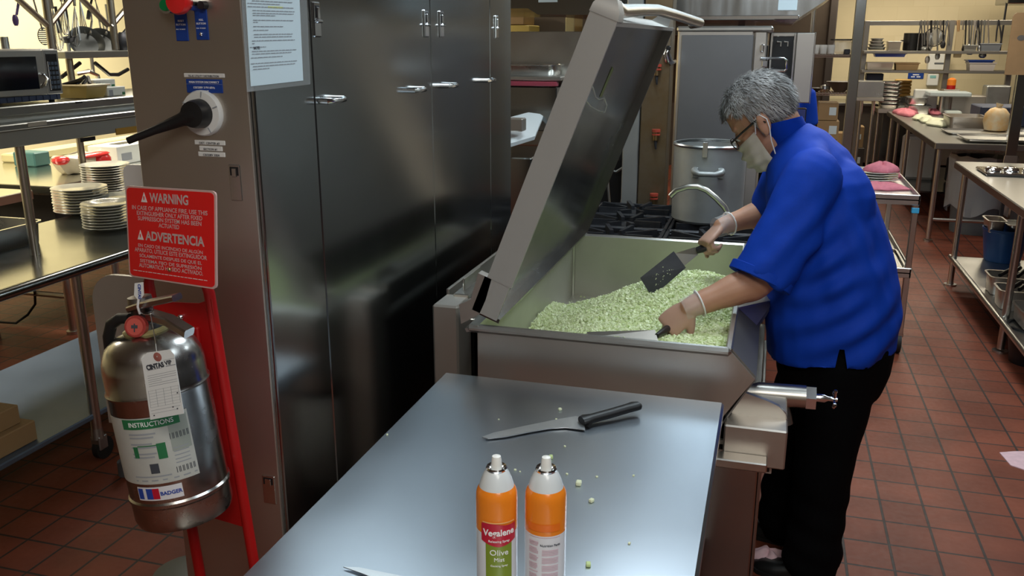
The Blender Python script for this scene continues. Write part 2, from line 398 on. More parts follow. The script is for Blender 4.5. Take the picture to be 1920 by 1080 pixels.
MB().lathe([(.012, .0), (.013, .012), (.024, .02), (.025, .03), (.022, .036), (.001, .039)], 28, Matrix.Translation((p.x, YC-.026, p.z)) @ Matrix.Rotation(pi/2, 4, 'X')).build('button_cap', REDB, b)
p = front(385, 10); MB().cyl((p.x, YC-.004, p.z), (p.x, YC-.02, p.z), .008).build('stud', DARKM, t)
pl, c, w, h = fplate('label_plate', 345, 137, 422, 146, WHITE, t); ftext('TR-42 UTILITY DISTRIBUTION', 383, 144.5, .0058, INK, pl, sx=.95)
pl, c, w, h = fplate('label_plate', 349, 148, 419, 175, BLUEP, t)
ftext('MAIN SYSTEM DISCONNECT', 384, 156, .0062, WHT, pl, sx=.9); ftext('120/208V 3 PH 60Hz', 384, 166, .006, WHT, pl); ftext('300 AMP', 384, 173, .006, WHT, pl)
a, b = front(349, 157.5), front(419, 158.5); MB().box(a.x, b.x, YC-.0068, YC-.006, b.z, a.z, 0).build('label_rule', WHT, pl)
for (x0, y0, x1, y1, s, sz) in ((365, 262, 423, 273, 'DIST. CENTER #3', .0065), (374, 273, 418, 284, 'SECTION #1', .0062), (372, 284, 423, 295, '120/208V 300A', .0065)):
    pl, c, w, h = fplate('label_plate', x0, y0, x1, y1, WHITE, t); ftext(s, (x0+x1)/2, (y0+y1)/2+3, sz, INK, pl)
# rotary disconnect
p = front(382, 212)
dm = Matrix.Translation((p.x, YC-.004, p.z)) @ Matrix.Rotation(pi/2, 4, 'X')
d = MB().lathe([(.047, 0), (.047, .006), (.044, .012), (.030, .013), (.03, .010)], 40, dm).build('disconnect_dial', WHITE, t)
for ang in (20, 80, -60, 150):
    q = V((p.x+.039*cos(radians(ang)), YC-.0172, p.z+.039*sin(radians(ang))))
    MB(Matrix.Translation(q) @ Matrix.Rotation(-radians(ang), 4, 'Y')).box(-.006, .006, -.001, 0, -.001, .001, 0).build('dial_mark', INKL, d)
hub = MB().lathe([(.030, .008), (.029, .03), (.026, .042), (.001, .045)], 28, dm).build('rotary_hub', BLACK, t)
e = aY(240, 264, YC-.075); s0 = V((p.x-.012, YC-.03, p.z-.004))
MB().tube([s0+V((.02, 0, .004)), s0, lerp(s0, e, .15), lerp(s0, e, .6), e], [.020, .0225, .014, .0085, .0075], 12).build('rotary_lever', BLACK, t)
# flat spring latches on the front panel
for (cx, cy0, cy1) in ((443, 308, 377), (506, 890, 946)):
    a, b = front(cx-15, cy0), front(cx+13, cy1); hh = a.z-b.z
    l = MB().box(a.x, b.x, YC-.0065, YC-.003, b.z, a.z, .004).build('flush_latch', TIN, t)
    MB().box(a.x+.004, b.x-.004, YC-.0075, YC-.006, a.z-hh*.30, a.z-hh*.06, .001).build('latch_slot', BLACK, l)
    MB().box(a.x+.009, b.x-.009, YC-.009, YC-.007, a.z-hh*.34, a.z-hh*.10, .001).build('latch_tongue', TIN, l)
# splash guard at the left rear of the tower
def rplate(x0, x1, z0, z1, y, r, m, name, par):
    poly = [(x1, z0), (x1, z1)] + [(x0+r-r*sin(a*pi/16), z1-r+r*cos(a*pi/16)) for a in range(9)] + [(x0, z0)]
    return MB().prism(poly, 'y', y, y+.012).build(name, m, par)
SG = mat('satin_panel', (.46, .44, .40), .5, .55, noise_s=4, noise_a=.1)
sg = cab
rplate(-1.615, -1.306, .78, 1.187, 1.75, .075, SG, 'splash_panel', sg)
rplate(-1.478, -1.306, 1.18, 1.464, 1.752, .022, mat('pale_panel', (.80, .81, .80), .4), 'splash_panel', sg)
# posted sheet in a clear sleeve on the near door
p00, p10, p01 = aX(471, 162, XC+.006), aX(569, 151, XC+.006), aX(459, -40, XC+.006)
ps = thing('posted_instructions', 'pale printed instruction sheet in a clear sleeve taped to the tower', 'notice', (XC+.005, (p00.y+p10.y)/2, p00.z), w=True)
def quadpt(u, v, d=0): q = p00 + (p10-p00)*u + (p01-p00)*v; return V((XC+.0055+d, q.y, q.z))
MB().slab([quadpt(-.06, -.05, -.001), quadpt(1.16, -.05, -.001), quadpt(1.16, 1.05, -.001), quadpt(-.06, 1.05, -.001)], .0012).build('plastic_sleeve', mat('sleeve', (.5, .52, .52), .15, alpha=.35), ps)
MB().slab([quadpt(0, 0), quadpt(1, 0), quadpt(1, 1), quadpt(0, 1)], .0008).build('paper_sheet', PAPER, ps)
rows = [(1, .16, .78, 10, 22), (0, .1, .35, 4, 0)]
ink = MB(); R = random.Random(5)
def tl(v, u0, u1, hgt=.007):
    u = u0
    while u < u1-.01:
        w = min(R.uniform(.03, .09), u1-u)
        ink.slab([quadpt(u, v, .0009), quadpt(u+w, v, .0009), quadpt(u+w, v+hgt, .0009), quadpt(u, v+hgt, .0009)], .0003); u += w+.012
for (v, u0, u1) in [(.155, .05, .34), (.182, .05, .84), (.21, .02, .88), (.265, .03, .6), (.30, .05, .78), (.325, .05, .88), (.365, .02, .28+.02), (.40, .06, .1), (.425, .06, .86), (.46, .1, .8), (.485, .1, .82), (.525, .1, .36), (.56, .1, .64), (.60, .1, .18), (.62, .1, .86), (.665, .1, .5), (.685, .1, .86), (.71, .1, .88), (.745, .02, .86), (.775, .02, .6), (.80, .1, .86), (.83, .1, .8), (.86, .1, .6)]:
    tl(v, u0, u1)
ink.build('print', INKL, ps)
q = quadpt(0.08, .348, .001); text('NOTE:', .008, INK, ps, frame(q, p10-p00, p01-p00), align='LEFT')
MB().slab([quadpt(.38, .742, .0006), quadpt(.66, .742, .0006), quadpt(.66, .757, .0006), quadpt(.38, .757, .0006)], .0003).build('highlighter_stroke', mat('highlighter', (.72, .74, .12), .6), ps)

# ------------------------------------------------------------------ tilting braising pan
bp = thing('braising_pan', 'large stainless tilting braising pan with raised lid, full of chopped celery', 'cooking appliance', (-.4, 2.9, 0), w=True)
YN, YF, ZR = 2.24, 3.52, .975
XL, XR = -.765, -.060
nearpoly = [(XL, .70), (XL, ZR-.008), (XR, ZR-.008), (XR+.012, ZR-.02), (.008, .895), (-.035, .83), (-.075, .765), (-.10, .70)]
MB().prism(nearpoly, 'y', YN, YN+.012).build('end_wall', STEELW, bp)
MB().prism(nearpoly, 'y', YF-.012, YF).build('end_wall', STEELW, bp)
vi = MB().box(XL, XL+.01, YN, YF, .70, ZR-.004, 0)
vi.box(XL, XR, YN, YF, .70, .712, 0)
vi.box(XL+.005, XR, YF-.02, YF-.012, .71, ZR-.006, 0).box(XL+.005, XR, YN+.012, YN+.02, .71, ZR-.006, 0)
vi.prism([(XR-.01, .70), (XR-.01, ZR-.004), (XR, ZR-.004), (XR, .70)], 'y', YN+.012, YF-.012)
vi.cyl((XL+.012, YF-.022, .712), (XL+.012, YF-.022, ZR-.01), .008, n=8)
vi.build('vessel_lining', PANIN, bp)
vr = MB().slab([(XR, YN+.01, ZR-.006), (.008, YN+.01, .895), (.008, YF, .895), (XR, YF, ZR-.006)], -.004)
vr.slab([(.008, YN+.01, .895), (-.10, YN+.01, .70), (-.10, YF, .70), (.008, YF, .895)], -.004)
vr.build('sloped_front', mat('dull_steel', (.24, .23, .22), .5, .8), bp)
# rolled rim
rim = MB().box(XL-.02, XR+.004, YN-.012, YN+.016, ZR-.022, ZR, .008).box(XL, XR+.004, YF-.016, YF+.006, ZR-.014, ZR, .006)
rim.prism([(XL-.025, ZR-.012), (XL+.014, ZR), (XL+.014, ZR-.012), (XL-.02, ZR-.022)], 'y', YN-.008, YF)
rim.box(XR-.012, XR+.006, YN, YF, ZR-.01, ZR, .004)
rim.build('rim', STEELH, bp)
sp = MB().slab([(XR, 2.62, ZR-.002), (.055, 2.76, ZR-.005), (.055, 2.96, ZR-.005), (XR, 3.1, ZR-.002)], .004)
sp.slab([(XR, 2.62, ZR-.002), (-.0, 2.66, .90), (.02, 2.74, .90), (.055, 2.76, ZR-.005)], .004).slab([(.055, 2.76, ZR-.005), (.02, 2.74, .90), (.02, 2.98, .90), (.055, 2.96, ZR-.005)], .004)
sp.build('pour_lip', STEELW, bp)
# hinge console on the left, with a top channel running back
MB().box(-.915, -.835, 2.30, 2.42, .0, 1.004, .006).build('hinge_post', STEELW, bp)
cn = MB().box(-.915, -.905, 2.42, 3.5, .93, 1.02, .003).box(-.915, -.80, 2.42, 3.5, .90, .93, .003).box(-.885, -.835, 2.40, 2.55, 1.0, 1.012, .003).box(-.868, -.862, 2.44, 2.6, .96, 1.05, .002)
cn.build('hinge_channel', STEEL, bp)
MB().box(-.9, -.78, 2.44, 3.5, .0, .90, .004).build('rear_console', STEELD, bp)
arm = MB().prism([(q.x, q.z) for q in [aY(*p_, 2.24) for p_ in ((897, 512), (922, 523), (911, 562), (899, 589), (865, 607), (861, 571), (883, 561))]], 'y', 2.238, 2.27)
arm.build('hinge_arm', STEELW, bp)
# lid: shallow tray seen from inside
d = V((.361, 0, .9325)); nrm = V((.9325, 0, -.361)); o = V((-.763, 0, 1.004)); Lh = .872; th = .070
def lp(a, y, n): q = o + d*a + nrm*n; return V((q.x, y, q.z))
LY0, LY1 = 2.236, 3.50
def lbox(mb, a0, a1, y0, y1, n0, n1):
    vs = [lp(a, y, n) for a in (a0, a1) for y in (y0, y1) for n in (n0, n1)]
    return mb.add(vs, [(0, 1, 3, 2), (4, 6, 7, 5), (0, 4, 5, 1), (2, 3, 7, 6), (0, 2, 6, 4), (1, 5, 7, 3)])
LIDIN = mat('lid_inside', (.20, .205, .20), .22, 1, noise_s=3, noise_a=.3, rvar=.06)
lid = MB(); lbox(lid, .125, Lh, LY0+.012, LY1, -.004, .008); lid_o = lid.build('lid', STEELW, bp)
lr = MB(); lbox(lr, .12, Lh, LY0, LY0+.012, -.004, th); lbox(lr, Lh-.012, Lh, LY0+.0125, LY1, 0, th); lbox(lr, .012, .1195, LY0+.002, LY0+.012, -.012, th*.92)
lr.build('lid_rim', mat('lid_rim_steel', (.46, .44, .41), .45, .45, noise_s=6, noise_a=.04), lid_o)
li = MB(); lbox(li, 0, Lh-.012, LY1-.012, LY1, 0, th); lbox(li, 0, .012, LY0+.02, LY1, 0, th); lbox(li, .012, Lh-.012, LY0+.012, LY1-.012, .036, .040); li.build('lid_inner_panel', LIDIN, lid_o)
# cooking residue line on the lid panel
def lq(px, py):
    v = ray(px, py); n0 = (o + nrm*.0408); k = (n0 - CP).dot(nrm)/v.dot(nrm); return CP + v*k
RES = mat('dried_residue', (.55, .55, .52), .6)
MB().tube([lq(*p) for p in ((1104, 152), (1112, 165), (1117, 182), (1123, 187), (1133, 184), (1138, 198), (1134, 211), (1123, 208), (1108, 200), (1098, 188))], .0022, 6, flat=.3).build('residue_line', RES, lid_o)
MB().slab([lq(1148, 125), lq(1150, 130), lq(1128, 182), lq(1124, 182)], .0006).build('residue_stain', mat('olive_residue', (.10, .13, .03), .5), lid_o)
# lid handle bar
hb = [lp(Lh+.022, 2.285, th*.45), lp(Lh+.026, 2.32, th*.45), aY(1165, 21, 2.40), aY(1200, 19, 2.6), aY(1232, 19, 2.85), aY(1262, 27, 3.1), aY(1312, 43, 3.42), aY(1296, 47, 3.46)]
h = MB().tube(hb, [.018, .022, .018, .017, .017, .017, .017, .014], 14).build('lid_handle', STEEL, lid_o)
MB().loft([[lp(Lh, 2.234, -.006), lp(Lh, 2.234, th+.002), lp(Lh, 2.31, th+.002), lp(Lh, 2.31, -.006)], [lp(Lh+.022, 2.234, -.004), lp(Lh+.022, 2.234, th*.95), lp(Lh+.022, 2.31, th*.95), lp(Lh+.022, 2.31, -.004)], [lp(Lh+.046, 2.245, .008), lp(Lh+.046, 2.245, th*.7), lp(Lh+.046, 2.31, th*.7), lp(Lh+.046, 2.31, .008)]]).build('handle_bracket', MATS['lid_rim_steel'], lid_o)
MB().loft([[lp(Lh-.004, 3.32, .0), lp(Lh-.004, 3.32, th), lp(Lh-.004, 3.49, th), lp(Lh-.004, 3.49, 0)], [lp(Lh+.035, 3.4, .02), lp(Lh+.035, 3.4, th*.8), lp(Lh+.035, 3.46, th*.8), lp(Lh+.035, 3.46, .02)]]).build('handle_bracket', STEEL, lid_o)
# base and right-hand trunnion support
MB().box(-.78, .035, 2.30, 3.48, .12, .66, .004).build('base_cabinet', STEELD, bp)
for x, y in ((-.74, 2.34), (-.0, 2.34), (-.74, 3.44), (-.0, 3.44)): MB().cyl((x, y, 0), (x, y, .12), .022).build('foot', STEEL, bp)
MB().box(.036, .046, 2.31, 3.4, .14, .62, .002).build('front_access_panel', STEELD, bp)
sb = MB().box(-.06, .100, 2.20, 2.5, .665, .775, .004).build('trunnion_arm', STEELW, bp)
MB().prism([(-.045, .775), (-.045, .838), (-.02, .84), (.045, .822), (.075, .81), (.094, .79), (.1, .775)], 'y', 2.28, 2.295).build('trunnion_guard', STEELH, bp)
MB().box(-.075, .055, 2.15, 2.2, .675, .70, .003).build('grease_drawer_lip', STEEL, bp)
MB().box(.03, .07, 2.26, 2.30, .62, .655, .002).build('outlet_plate', WHITE, bp)
a = MB()
for x in (.034, .052): a.box(x, x+.012, 2.256, 2.2605, .627, .648, .001)
a.build('outlet_socket', BLACK, bp)
# draw-off valve
vy, vz = 2.47, .755
a0 = aY(1392, 735, vy); a1 = aY(1520, 745, vy); e1 = aY(1553, 747, vy)
ax = (a1-a0).normalized()
a0 = a0 - ax*.05
val = MB().tube([a0, a0+ax*.085], .029, 20).cyl(a0+ax*.085, a0+ax*.092, .031, n=20).tube([a0+ax*.092, a0+ax*.225], .033, 20).build('drain_valve', STEEL, bp)
MB().tube([a0+ax*.225, a0+ax*.252], .036, 6).build('hex_nut', CHROME, val)
MB().tube([a0+ax*.25, a0+ax*.275, a0+ax*.285, a0+ax*.31], [.012, .012, .007, .007], 12).build('valve_stem', CHROME, val)
w = a0+ax*.302; wg = MB()
for k in range(4):
    an = k*pi/2+.3; dd = V((0, cos(an), sin(an))); wg.tube([w+dd*.004, w+dd*.016, w+dd*.026], [.005, .004, .006], 8); wg.sph(w+dd*.028, .006, 8)
wg.build('wing_handle', CHROME, val)
q = a0+ax*.15; MB().tube([q, q+V((.018, -.005, -.06)), q+V((.024, -.008, -.085))], [.02, .024, .024], 16).build('drain_spout', STEEL, val)
# chopped celery: uncountable
def heap(x, y):
    b = .775 + .125*sstep(-.74, -.15, x) + .02*sin(x*9+y*5)
    b += .05*math.exp(-((x+.33)**2/.03+(y-3.0)**2/.06)) + .02*math.exp(-((x+.12)**2/.02+(y-2.5)**2/.05))
    back = 3.36 - .06*sstep(-.4, -.7, x)
    b -= .22*sstep(back-.22, back+.14, y)
    b += .03*sstep(2.7, 2.3, y)*sstep(-.75, -.4, x) + .035*math.exp(-((x+.52)**2/.02))
    b += .008*noise.noise(V((x*14, y*14, 1)))
    return max(b, .708)
CEL = mat('chopped_celery', (.88, .93, .66), .45, noise_s=55, col2=(.62, .74, .35))
cb = MB().grid(lambda u, w: V((lerp(XL+.011, XR-.011, u), lerp(YN+.021, YF-.021, w), heap(lerp(XL, XR, u), lerp(YN, YF, w))-.004)), 60, 100)
R = random.Random(11)
n = 0
while n < 15000:
    x, y = R.uniform(XL+.017, XR-.016), R.uniform(YN+.026, YF-.026); z = heap(x, y)
    if z < .7085 and R.random() < .93: continue
    n += 1; s = R.uniform(.0026, .0052)
    e = Euler((R.uniform(0, 6), R.uniform(0, 6), R.uniform(0, 6))).to_matrix().to_4x4()
    M_ = Matrix.Translation((x, y, z+R.uniform(-.003, .004))) @ e
    a, b, c = s*R.uniform(.7, 1.3), s*R.uniform(.6, 1.1), s*R.uniform(.5, .9)
    cb.add([M_ @ V((i*a, j*b, k*c)) for i in (-1, 1) for j in (-1, 1) for k in (-1, 1)], [(0, 1, 3, 2), (4, 6, 7, 5), (0, 4, 5, 1), (2, 3, 7, 6), (0, 2, 6, 4), (1, 5, 7, 3)])
cel = cb.build('chopped_celery', CEL, None, 30, False)
CEL.node_tree.nodes['Principled BSDF'].inputs['Subsurface Weight'].default_value = .0
tag(cel, 'heap of diced pale green celery filling the braising pan', 'food', kind='stuff')

# ------------------------------------------------------------------ knife, small knife, spray cans
BLADE = mat('knife_steel', (.74, .75, .76), .36, 1, noise_s=8, noise_a=.15)
kt, kh, ke = aZ(904, 819, .872), aZ(1090, 797, .872), aZ(1197, 768, .88)
ka = frame(kh, (kt-kh), V((0, 0, 1)).cross(kt-kh)); kL = (kt-kh).length
k = thing('boning_knife', 'black handled offset blade kitchen knife lying on the work table', 'knife', tuple(kh), w=True)
# blade polygon: x toward tip, y toward the far side
up = 1 if (ka @ V((0, .01, 0))).y > kh.y else -1
bl = [(-.005, .012), (.03, .014), (.06, .010), (kL*.6, .012), (kL*.9, .008), (kL, -.003), (kL*.93, -.010), (kL*.6, -.009), (.075, -.012), (.04, -.022), (.0, -.026)]
MB().slab([aZ(*q, .8755) for q in ((904, 819), (915, 822), (950, 818), (990, 810), (1030, 803), (1060, 801), (1085, 804), (1097, 806), (1094, 783), (1080, 780), (1045, 786), (985, 798), (925, 811))], .002).build('blade', BLADE, k)
hd = (ke-kh).normalized(); hl = (ke-kh).length; side = V((0, 0, 1)).cross(hd).normalized(); side = side if side.y > 0 else -side
hp = [(0, .0, .013), (.012, .002, .017), (.03, .0, .012), (hl*.5, .0, .0125), (hl*.8, .002, .012), (hl*.93, .003, .015), (hl, .0, .011), (hl+.006, -.001, .005)]
MB().loft([MB().ring(kh+hd*a+side*b+V((0, 0, .010)), side, V((0, 0, 1)), r*1.22, .0105 if r > .006 else .005, 16) for a, b, r in hp]).build('handle', BLACK, k)
MB().slab([kh+hd*.004+side*.021+V((0, 0, .004)), kh+hd*.004-side*.024+V((0, 0, .004)), kh+hd*.014-side*.02+V((0, 0, .014)), kh+hd*.014+side*.02+V((0, 0, .014))], .006).build('finger_guard', BLACK, k)
k2 = thing('paring_knife', 'knife blade tip showing at the bottom edge of the work table', 'knife', tuple(aZ(700, 1075, .872)), w=True)
t0, t1 = aZ(644, 1065, .872), aZ(735, 1081, .872); dv = (t1-t0); t2 = t0 + dv*2.2
sd = V((0, 0, 1)).cross(dv).normalized(); sd = sd if sd.y > 0 else -sd
bl2 = [t0, t0+dv*.3+sd*.006, t0+dv*.9+sd*.004, t2+sd*.0, t2-sd*.022, t0+dv*.9-sd*.020, t0+dv*.4-sd*.008]
MB().slab([p + V((0, 0, .001)) for p in bl2], .0016).build('blade', BLADE, k2)
MB().tube([t2-sd*.011+V((0, 0, .008)), t2+dv*.6-sd*.013+V((0, 0, .009)), t2+dv*1.1-sd*.013+V((0, 0, .009))], [.012, .011, .012], 12).build('handle', BLACK, k2)

def can(px, py, label, front_side):
    H = .249; c = aZ(px, py, .87+H-.003)
    t = thing('spray_can', label, 'spray can', (c.x, c.y, .87), group='spray cans on the work table')
    rb = .0325
    MB().lathe([(.030, 0), (rb, .003), (rb, .150)], 48, caps=(1, 0)).build('can_body', LABW, t)
    MB().lathe([(rb, .150), (rb, .198), (rb-.0004, .204), (.0316, .2095), (.0298, .2145), (.0270, .2190)], 48, caps=(0, 0)).build('painted_sleeve', ORANGE, t)
    MB().lathe([(.0270, .2190), (.0240, .2300), (.0190, .2415), (.0158, .2455)], 40, caps=(0, 0)).build('dome', mat('dome_white', (.66, .70, .72), .25, coat=.4), t)
    MB().lathe([(.0152, .243), (.0165, .2485), (.0152, .2510), (.0135, .2485), (.0115, .2435), (.004, .2435)], 36, caps=(0, 1)).build('valve_cup', CHROME, t)
    MB().lathe([(.0082, .2435), (.0082, .252), (.0076, .262), (.0066, .2675), (.0005, .2690)], 18, Matrix.Shear('XZ', 4, (.0, .0))).build('nozzle', mat('nozzle_white', (.82, .82, .78), .35), t)
    cang = atan2(-c.y, -c.x)
    if front_side: cang += .10
    def wrap(p, r=rb+.0005): a = cang + p.x/rb; return V((r*cos(a), r*sin(a), p.y)) + V((cos(a), sin(a), 0))*p.z
    if front_side:
        def patch(name, outline_lo, outline_hi, x0, x1, m, r): 
            nu = 20
            def f(u, w):
                x = lerp(x0, x1, u); lo, hi = outline_lo(u), outline_hi(u); return wrap(V((x, lerp(lo, hi, w), r)))
            return MB().grid(f, nu, 3).build(name, m, t)
        patch('green_label', lambda u: .0, lambda u: .150, -.021, .021, LABG, .0003)
        patch('badge', lambda u: .1305+.0085*abs(2*u-1)**1.5, lambda u: .1685+.002*sin(u*6), -.0285, .0285, LABR, .0007)
        patch('sleeve_stripe', lambda u: .1702, lambda u: .1722, -.026, .026, mat('pale_orange', (.85, .45, .15), .3), .0008)
        text('Vegalene', .0150, WHT, t, None, fn=lambda p: wrap(V((p.x, p.y+.150+p.x*.03, .0012+p.z))), bold=.0003, sx=.9)
        text('Releasing Spray', .0052, WHT, t, None, fn=lambda p: wrap(V((p.x, p.y+.1385, .0012+p.z))))
        text('Olive', .0135, WHT, t, None, fn=lambda p: wrap(V((p.x, p.y+.116, .0007+p.z))))
        text('Mist', .0095, WHT, t, None, fn=lambda p: wrap(V((p.x, p.y+.105, .0007+p.z))))
        text('Cooking Spray', .0045, WHT, t, None, fn=lambda p: wrap(V((p.x, p.y+.096, .0007+p.z))))
    else:
        pr = MB(); R = random.Random(4)
        def bar(x0, x1, z, h): pr.grid(lambda u, w: wrap(V((lerp(x0, x1, u), lerp(z, z+h, w), .0004))), 6, 1)
        for z in [.139-.0027*i for i in range(40)]:
            if R.random() < .86: bar(-.027, -.010-R.random()*.004, z, .0014)
        z = .128
        for i in range(40):
            if i % 5 != 0: bar(-.005, .021, z-.0027*i, .0012)
        bar(-.027, .024, .1475, .0008)
        pr.build('fine_print', LABK, t)
        text('Nutrition Facts', .0052, INK, t, None, fn=lambda p: wrap(V((p.x+.008, p.y+.133, .0005+p.z))))
        MB().grid(lambda u, w: wrap(V((lerp(-.03, .024, u), lerp(.158, .170, w), .0004))), 14, 1).build('sleeve_band', mat('orange_band', (.78, .16, .01), .3), t)
    return t
can(931, 879, 'orange and white aerosol can with red badge and green label, left of the pair', True)
can(1024, 881, 'orange and white aerosol can with fine print turned to the camera, right of the pair', False)
# ------------------------------------------------------------------ fire extinguisher, its stand and sign
YE = 1.36
P0, P1 = aY(346, 946, YE), aY(288, 680, YE)
EA = (P1-P0).normalized(); EL = (P1-P0).length
er = .0955
toC = (CP-P0); toC = (toC - EA*toC.dot(EA)).normalized()
EX = frame(P0, EA.cross(toC).cross(EA), EA.cross(toC)); 
# local frame: z along axis, x toward camera, y to the right
right = toC.cross(EA)*-1
right = EA.cross(toC)
EM = Matrix((toC, right, EA)).transposed().to_4x4(); EM.translation = P0
t = thing('fire_extinguisher', 'scuffed stainless fire extinguisher with white tags hung on a red stand', 'fire extinguisher', tuple(P0), w=True)
EXS = mat('extinguisher_steel', (.52, .51, .49), .24, 1, noise_s=16, noise_a=.25, rvar=.08)
MB().lathe([(er*.8, -.018), (er*.96, -.012), (er, .0), (er, .038), (er+.003, .042), (er+.003, .048), (er, .052), (er, EL*.84), (er+.003, EL*.86), (er, EL*.88), (er, EL), (er*.97, EL+.018), (er*.86, EL+.042), (er*.66, EL+.058), (er*.42, EL+.066), (er*.3, EL+.068)], 56, EM).build('cylinder', EXS, t)
MB().lathe([(er*.44, EL+.0655), (er*.46, EL+.070), (er*.36, EL+.073)], 32, EM, (0, 0)).build('collar_ring', mat('yellow_ring', (.42, .36, .16), .5, .3), t)
def el(r, a, z): a = radians(a); return EM @ V((r*cos(a), r*sin(a), z))
MB().lathe([(.03, EL+.066), (.028, EL+.082), (.021, EL+.086), (.021, EL+.11), (.024, EL+.115), (.022, EL+.135), (.008, EL+.138)], 24, EM).build('valve_body', mat('valve_metal', (.30, .29, .28), .4, 1, noise_s=30, noise_a=.4), t)
def E3(px, py, y=YE): return aY(px, py, y)
g = E3(256, 612, YE-.035); gm = frame(g, (1, .25, 0), (0, .25, 1))
ga = MB().lathe([(.021, -.006), (.021, .006), (.019, .008)], 28, gm).build('pressure_gauge', mat('gauge_rim', (.45, .06, .05), .35, .3), t)
MB().lathe([(.016, .0082), (.001, .0086)], 28, gm, (0, 1)).build('gauge_face', mat('gauge_face', (.55, .10, .08), .3), ga)
MB(gm).box(-.001, .001, -.010, .006, .0086, .0096, 0).box(-.006, .006, -.003, .003, .0086, .0094, 0).build('gauge_needle', INK, ga)
hs = [E3(243, 597, YE-.02), E3(225, 597, YE-.02), E3(209, 608, YE-.02), E3(204, 630, YE-.02), E3(207, 655, YE-.01), E3(212, 680, YE+.05), E3(222, 740, YE+.085)]
MB().tube(hs, [.0095, .011, .0115, .0115, .0115, .0115, .0115], 14).build('hose', RUBBER, t)
# handles: carry handle (lower) and squeeze lever (upper)
HM = mat('handle_metal', (.42, .40, .38), .3, 1, noise_s=20, noise_a=.2)
c0, c1, c2 = E3(282, 590, YE-.01), E3(318, 601, YE-.03), E3(355, 624, YE-.05)
def bar(path, w, h, name, m, par):
    mb = MB(); rings = []
    for i, p in enumerate(path):
        a = path[max(0, i-1)]; b = path[min(len(path)-1, i+1)]; d = (b-a).normalized(); s_ = V((0, 1, 0)); u = d.cross(s_).normalized()
        rings.append([p + s_*(w/2)*x + u*(h/2)*y for x, y in ((-1, -.6), (-.8, -1), (.8, -1), (1, -.6), (1, .6), (.8, 1), (-.8, 1), (-1, .6))])
    return mb.loft(rings).build(name, m, par)
bar([c0, lerp(c0, c1, .5), c1, lerp(c1, c2, .8), c2], .03, .016, 'carry_handle', HM, t)
l0, l1, l2 = E3(246, 578, YE-.01), E3(270, 570, YE-.02), E3(332, 557, YE-.045)
bar([l0, l1, lerp(l1, l2, .6), l2], .028, .012, 'squeeze_lever', HM, t)
MB().tube([el(.012, 20, EL+.13), E3(258, 585, YE), E3(264, 580, YE)], .013, 12).build('lever_pivot', HM, t)
ring = [E3(275, 583, YE-.03) + V((.014*cos(a), .004*sin(a), .008*sin(a)+.002)) for a in [k*pi/8 for k in range(16)]]
MB().tube(ring, .0012, 6, True).build('pull_pin', CHROME, t)
# small seal tag
q = [E3(253, 531, YE-.045), E3(269, 529, YE-.045), E3(270, 553, YE-.045), E3(265, 560, YE-.045), E3(257, 560, YE-.045), E3(252, 553, YE-.045)]
st = MB().slab(q, .001).build('seal_tag', TAG, t)
MB().tube([E3(260, 558, YE-.044), E3(258, 575, YE-.044), E3(262, 588, YE-.035)], .0022, 8).build('seal_tie', WHT, st)
c = (q[0]+q[2])/2; dn = (q[2]-q[1])
text('CINTAS', .0085, BLUI, st, frame((q[0]+q[1])/2 + (q[2]-q[1])*.0 + V((-.002, -.0016, -.002)), dn, (q[1]-q[0])), align='LEFT', bold=.0002)
# hang tag
YT = YE-.125
tg = [aY(*p, YT) for p in ((275.5, 661.5), (319, 655), (327, 665), (345.5, 775), (282.5, 787), (266, 672))]
ht = MB().slab(tg, .0008).build('hang_tag', TAG, t)
tx = (aY(345.5, 775, YT)-aY(282.5, 787, YT)); ty = aY(266, 672, YT)-aY(282.5, 787, YT); to = aY(282.5, 787, YT)
def tpt(u, v, d=.0012): return to + tx*u + ty*v + V((0, -d, 0))
def tquad(mb, u0, v0, u1, v1, d=.001): return mb.slab([tpt(u0, v0, d), tpt(u1, v0, d), tpt(u1, v1, d), tpt(u0, v1, d)], .0003)
gc = aY(296, 669, YT); MB().lathe([(.0085, 0), (.0085, .0012), (.004, .0014), (.0035, .0016)], 20, frame(gc, (1, 0, 0), (0, 0, 1))).build('grommet', mat('grommet', (.35, .12, .10), .6), ht)
MB().tube([gc+V((0, -.002, 0)), E3(292, 645, YT+.01), E3(287, 615, YE-.05), E3(282, 590, YE-.035)], .0009, 6).build('tag_wire', DULL, ht)
text('CINTAS', .0125, INK, ht, frame(tpt(.12, .80), tx, ty), align='LEFT', bold=.0006, sx=.9)
text('VIP', .011, INK, ht, frame(tpt(.66, .815), tx, ty), align='LEFT', bold=.0003)
pr = MB(); tquad(pr, .66, .79, .95, .803); tquad(pr, .62, .895, .96, .90); tquad(pr, .12, .785, .55, .79)
for v_ in (.70, .665, .63, .60, .565, .53): tquad(pr, .1, v_, .93 if v_ != .60 else .5, v_+.006)
for i in range(7): tquad(pr, .06, .46-.045*i, .94, .463-.045*i)
for i in range(5): tquad(pr, .06+.22*i, .19, .068+.22*i, .47)
tquad(pr, .06, .14, .93, .145); tquad(pr, .06, .09, .85, .094)
pr.build('print', INKL, ht)
ck = MB()
for u_, v_ in ((.88, .34), (.70, .13), (.82, .09), (.12, .05)): tquad(ck, u_, v_, u_+.035, v_+.02, .0016)
ck.build('punch_mark', INK, ht)
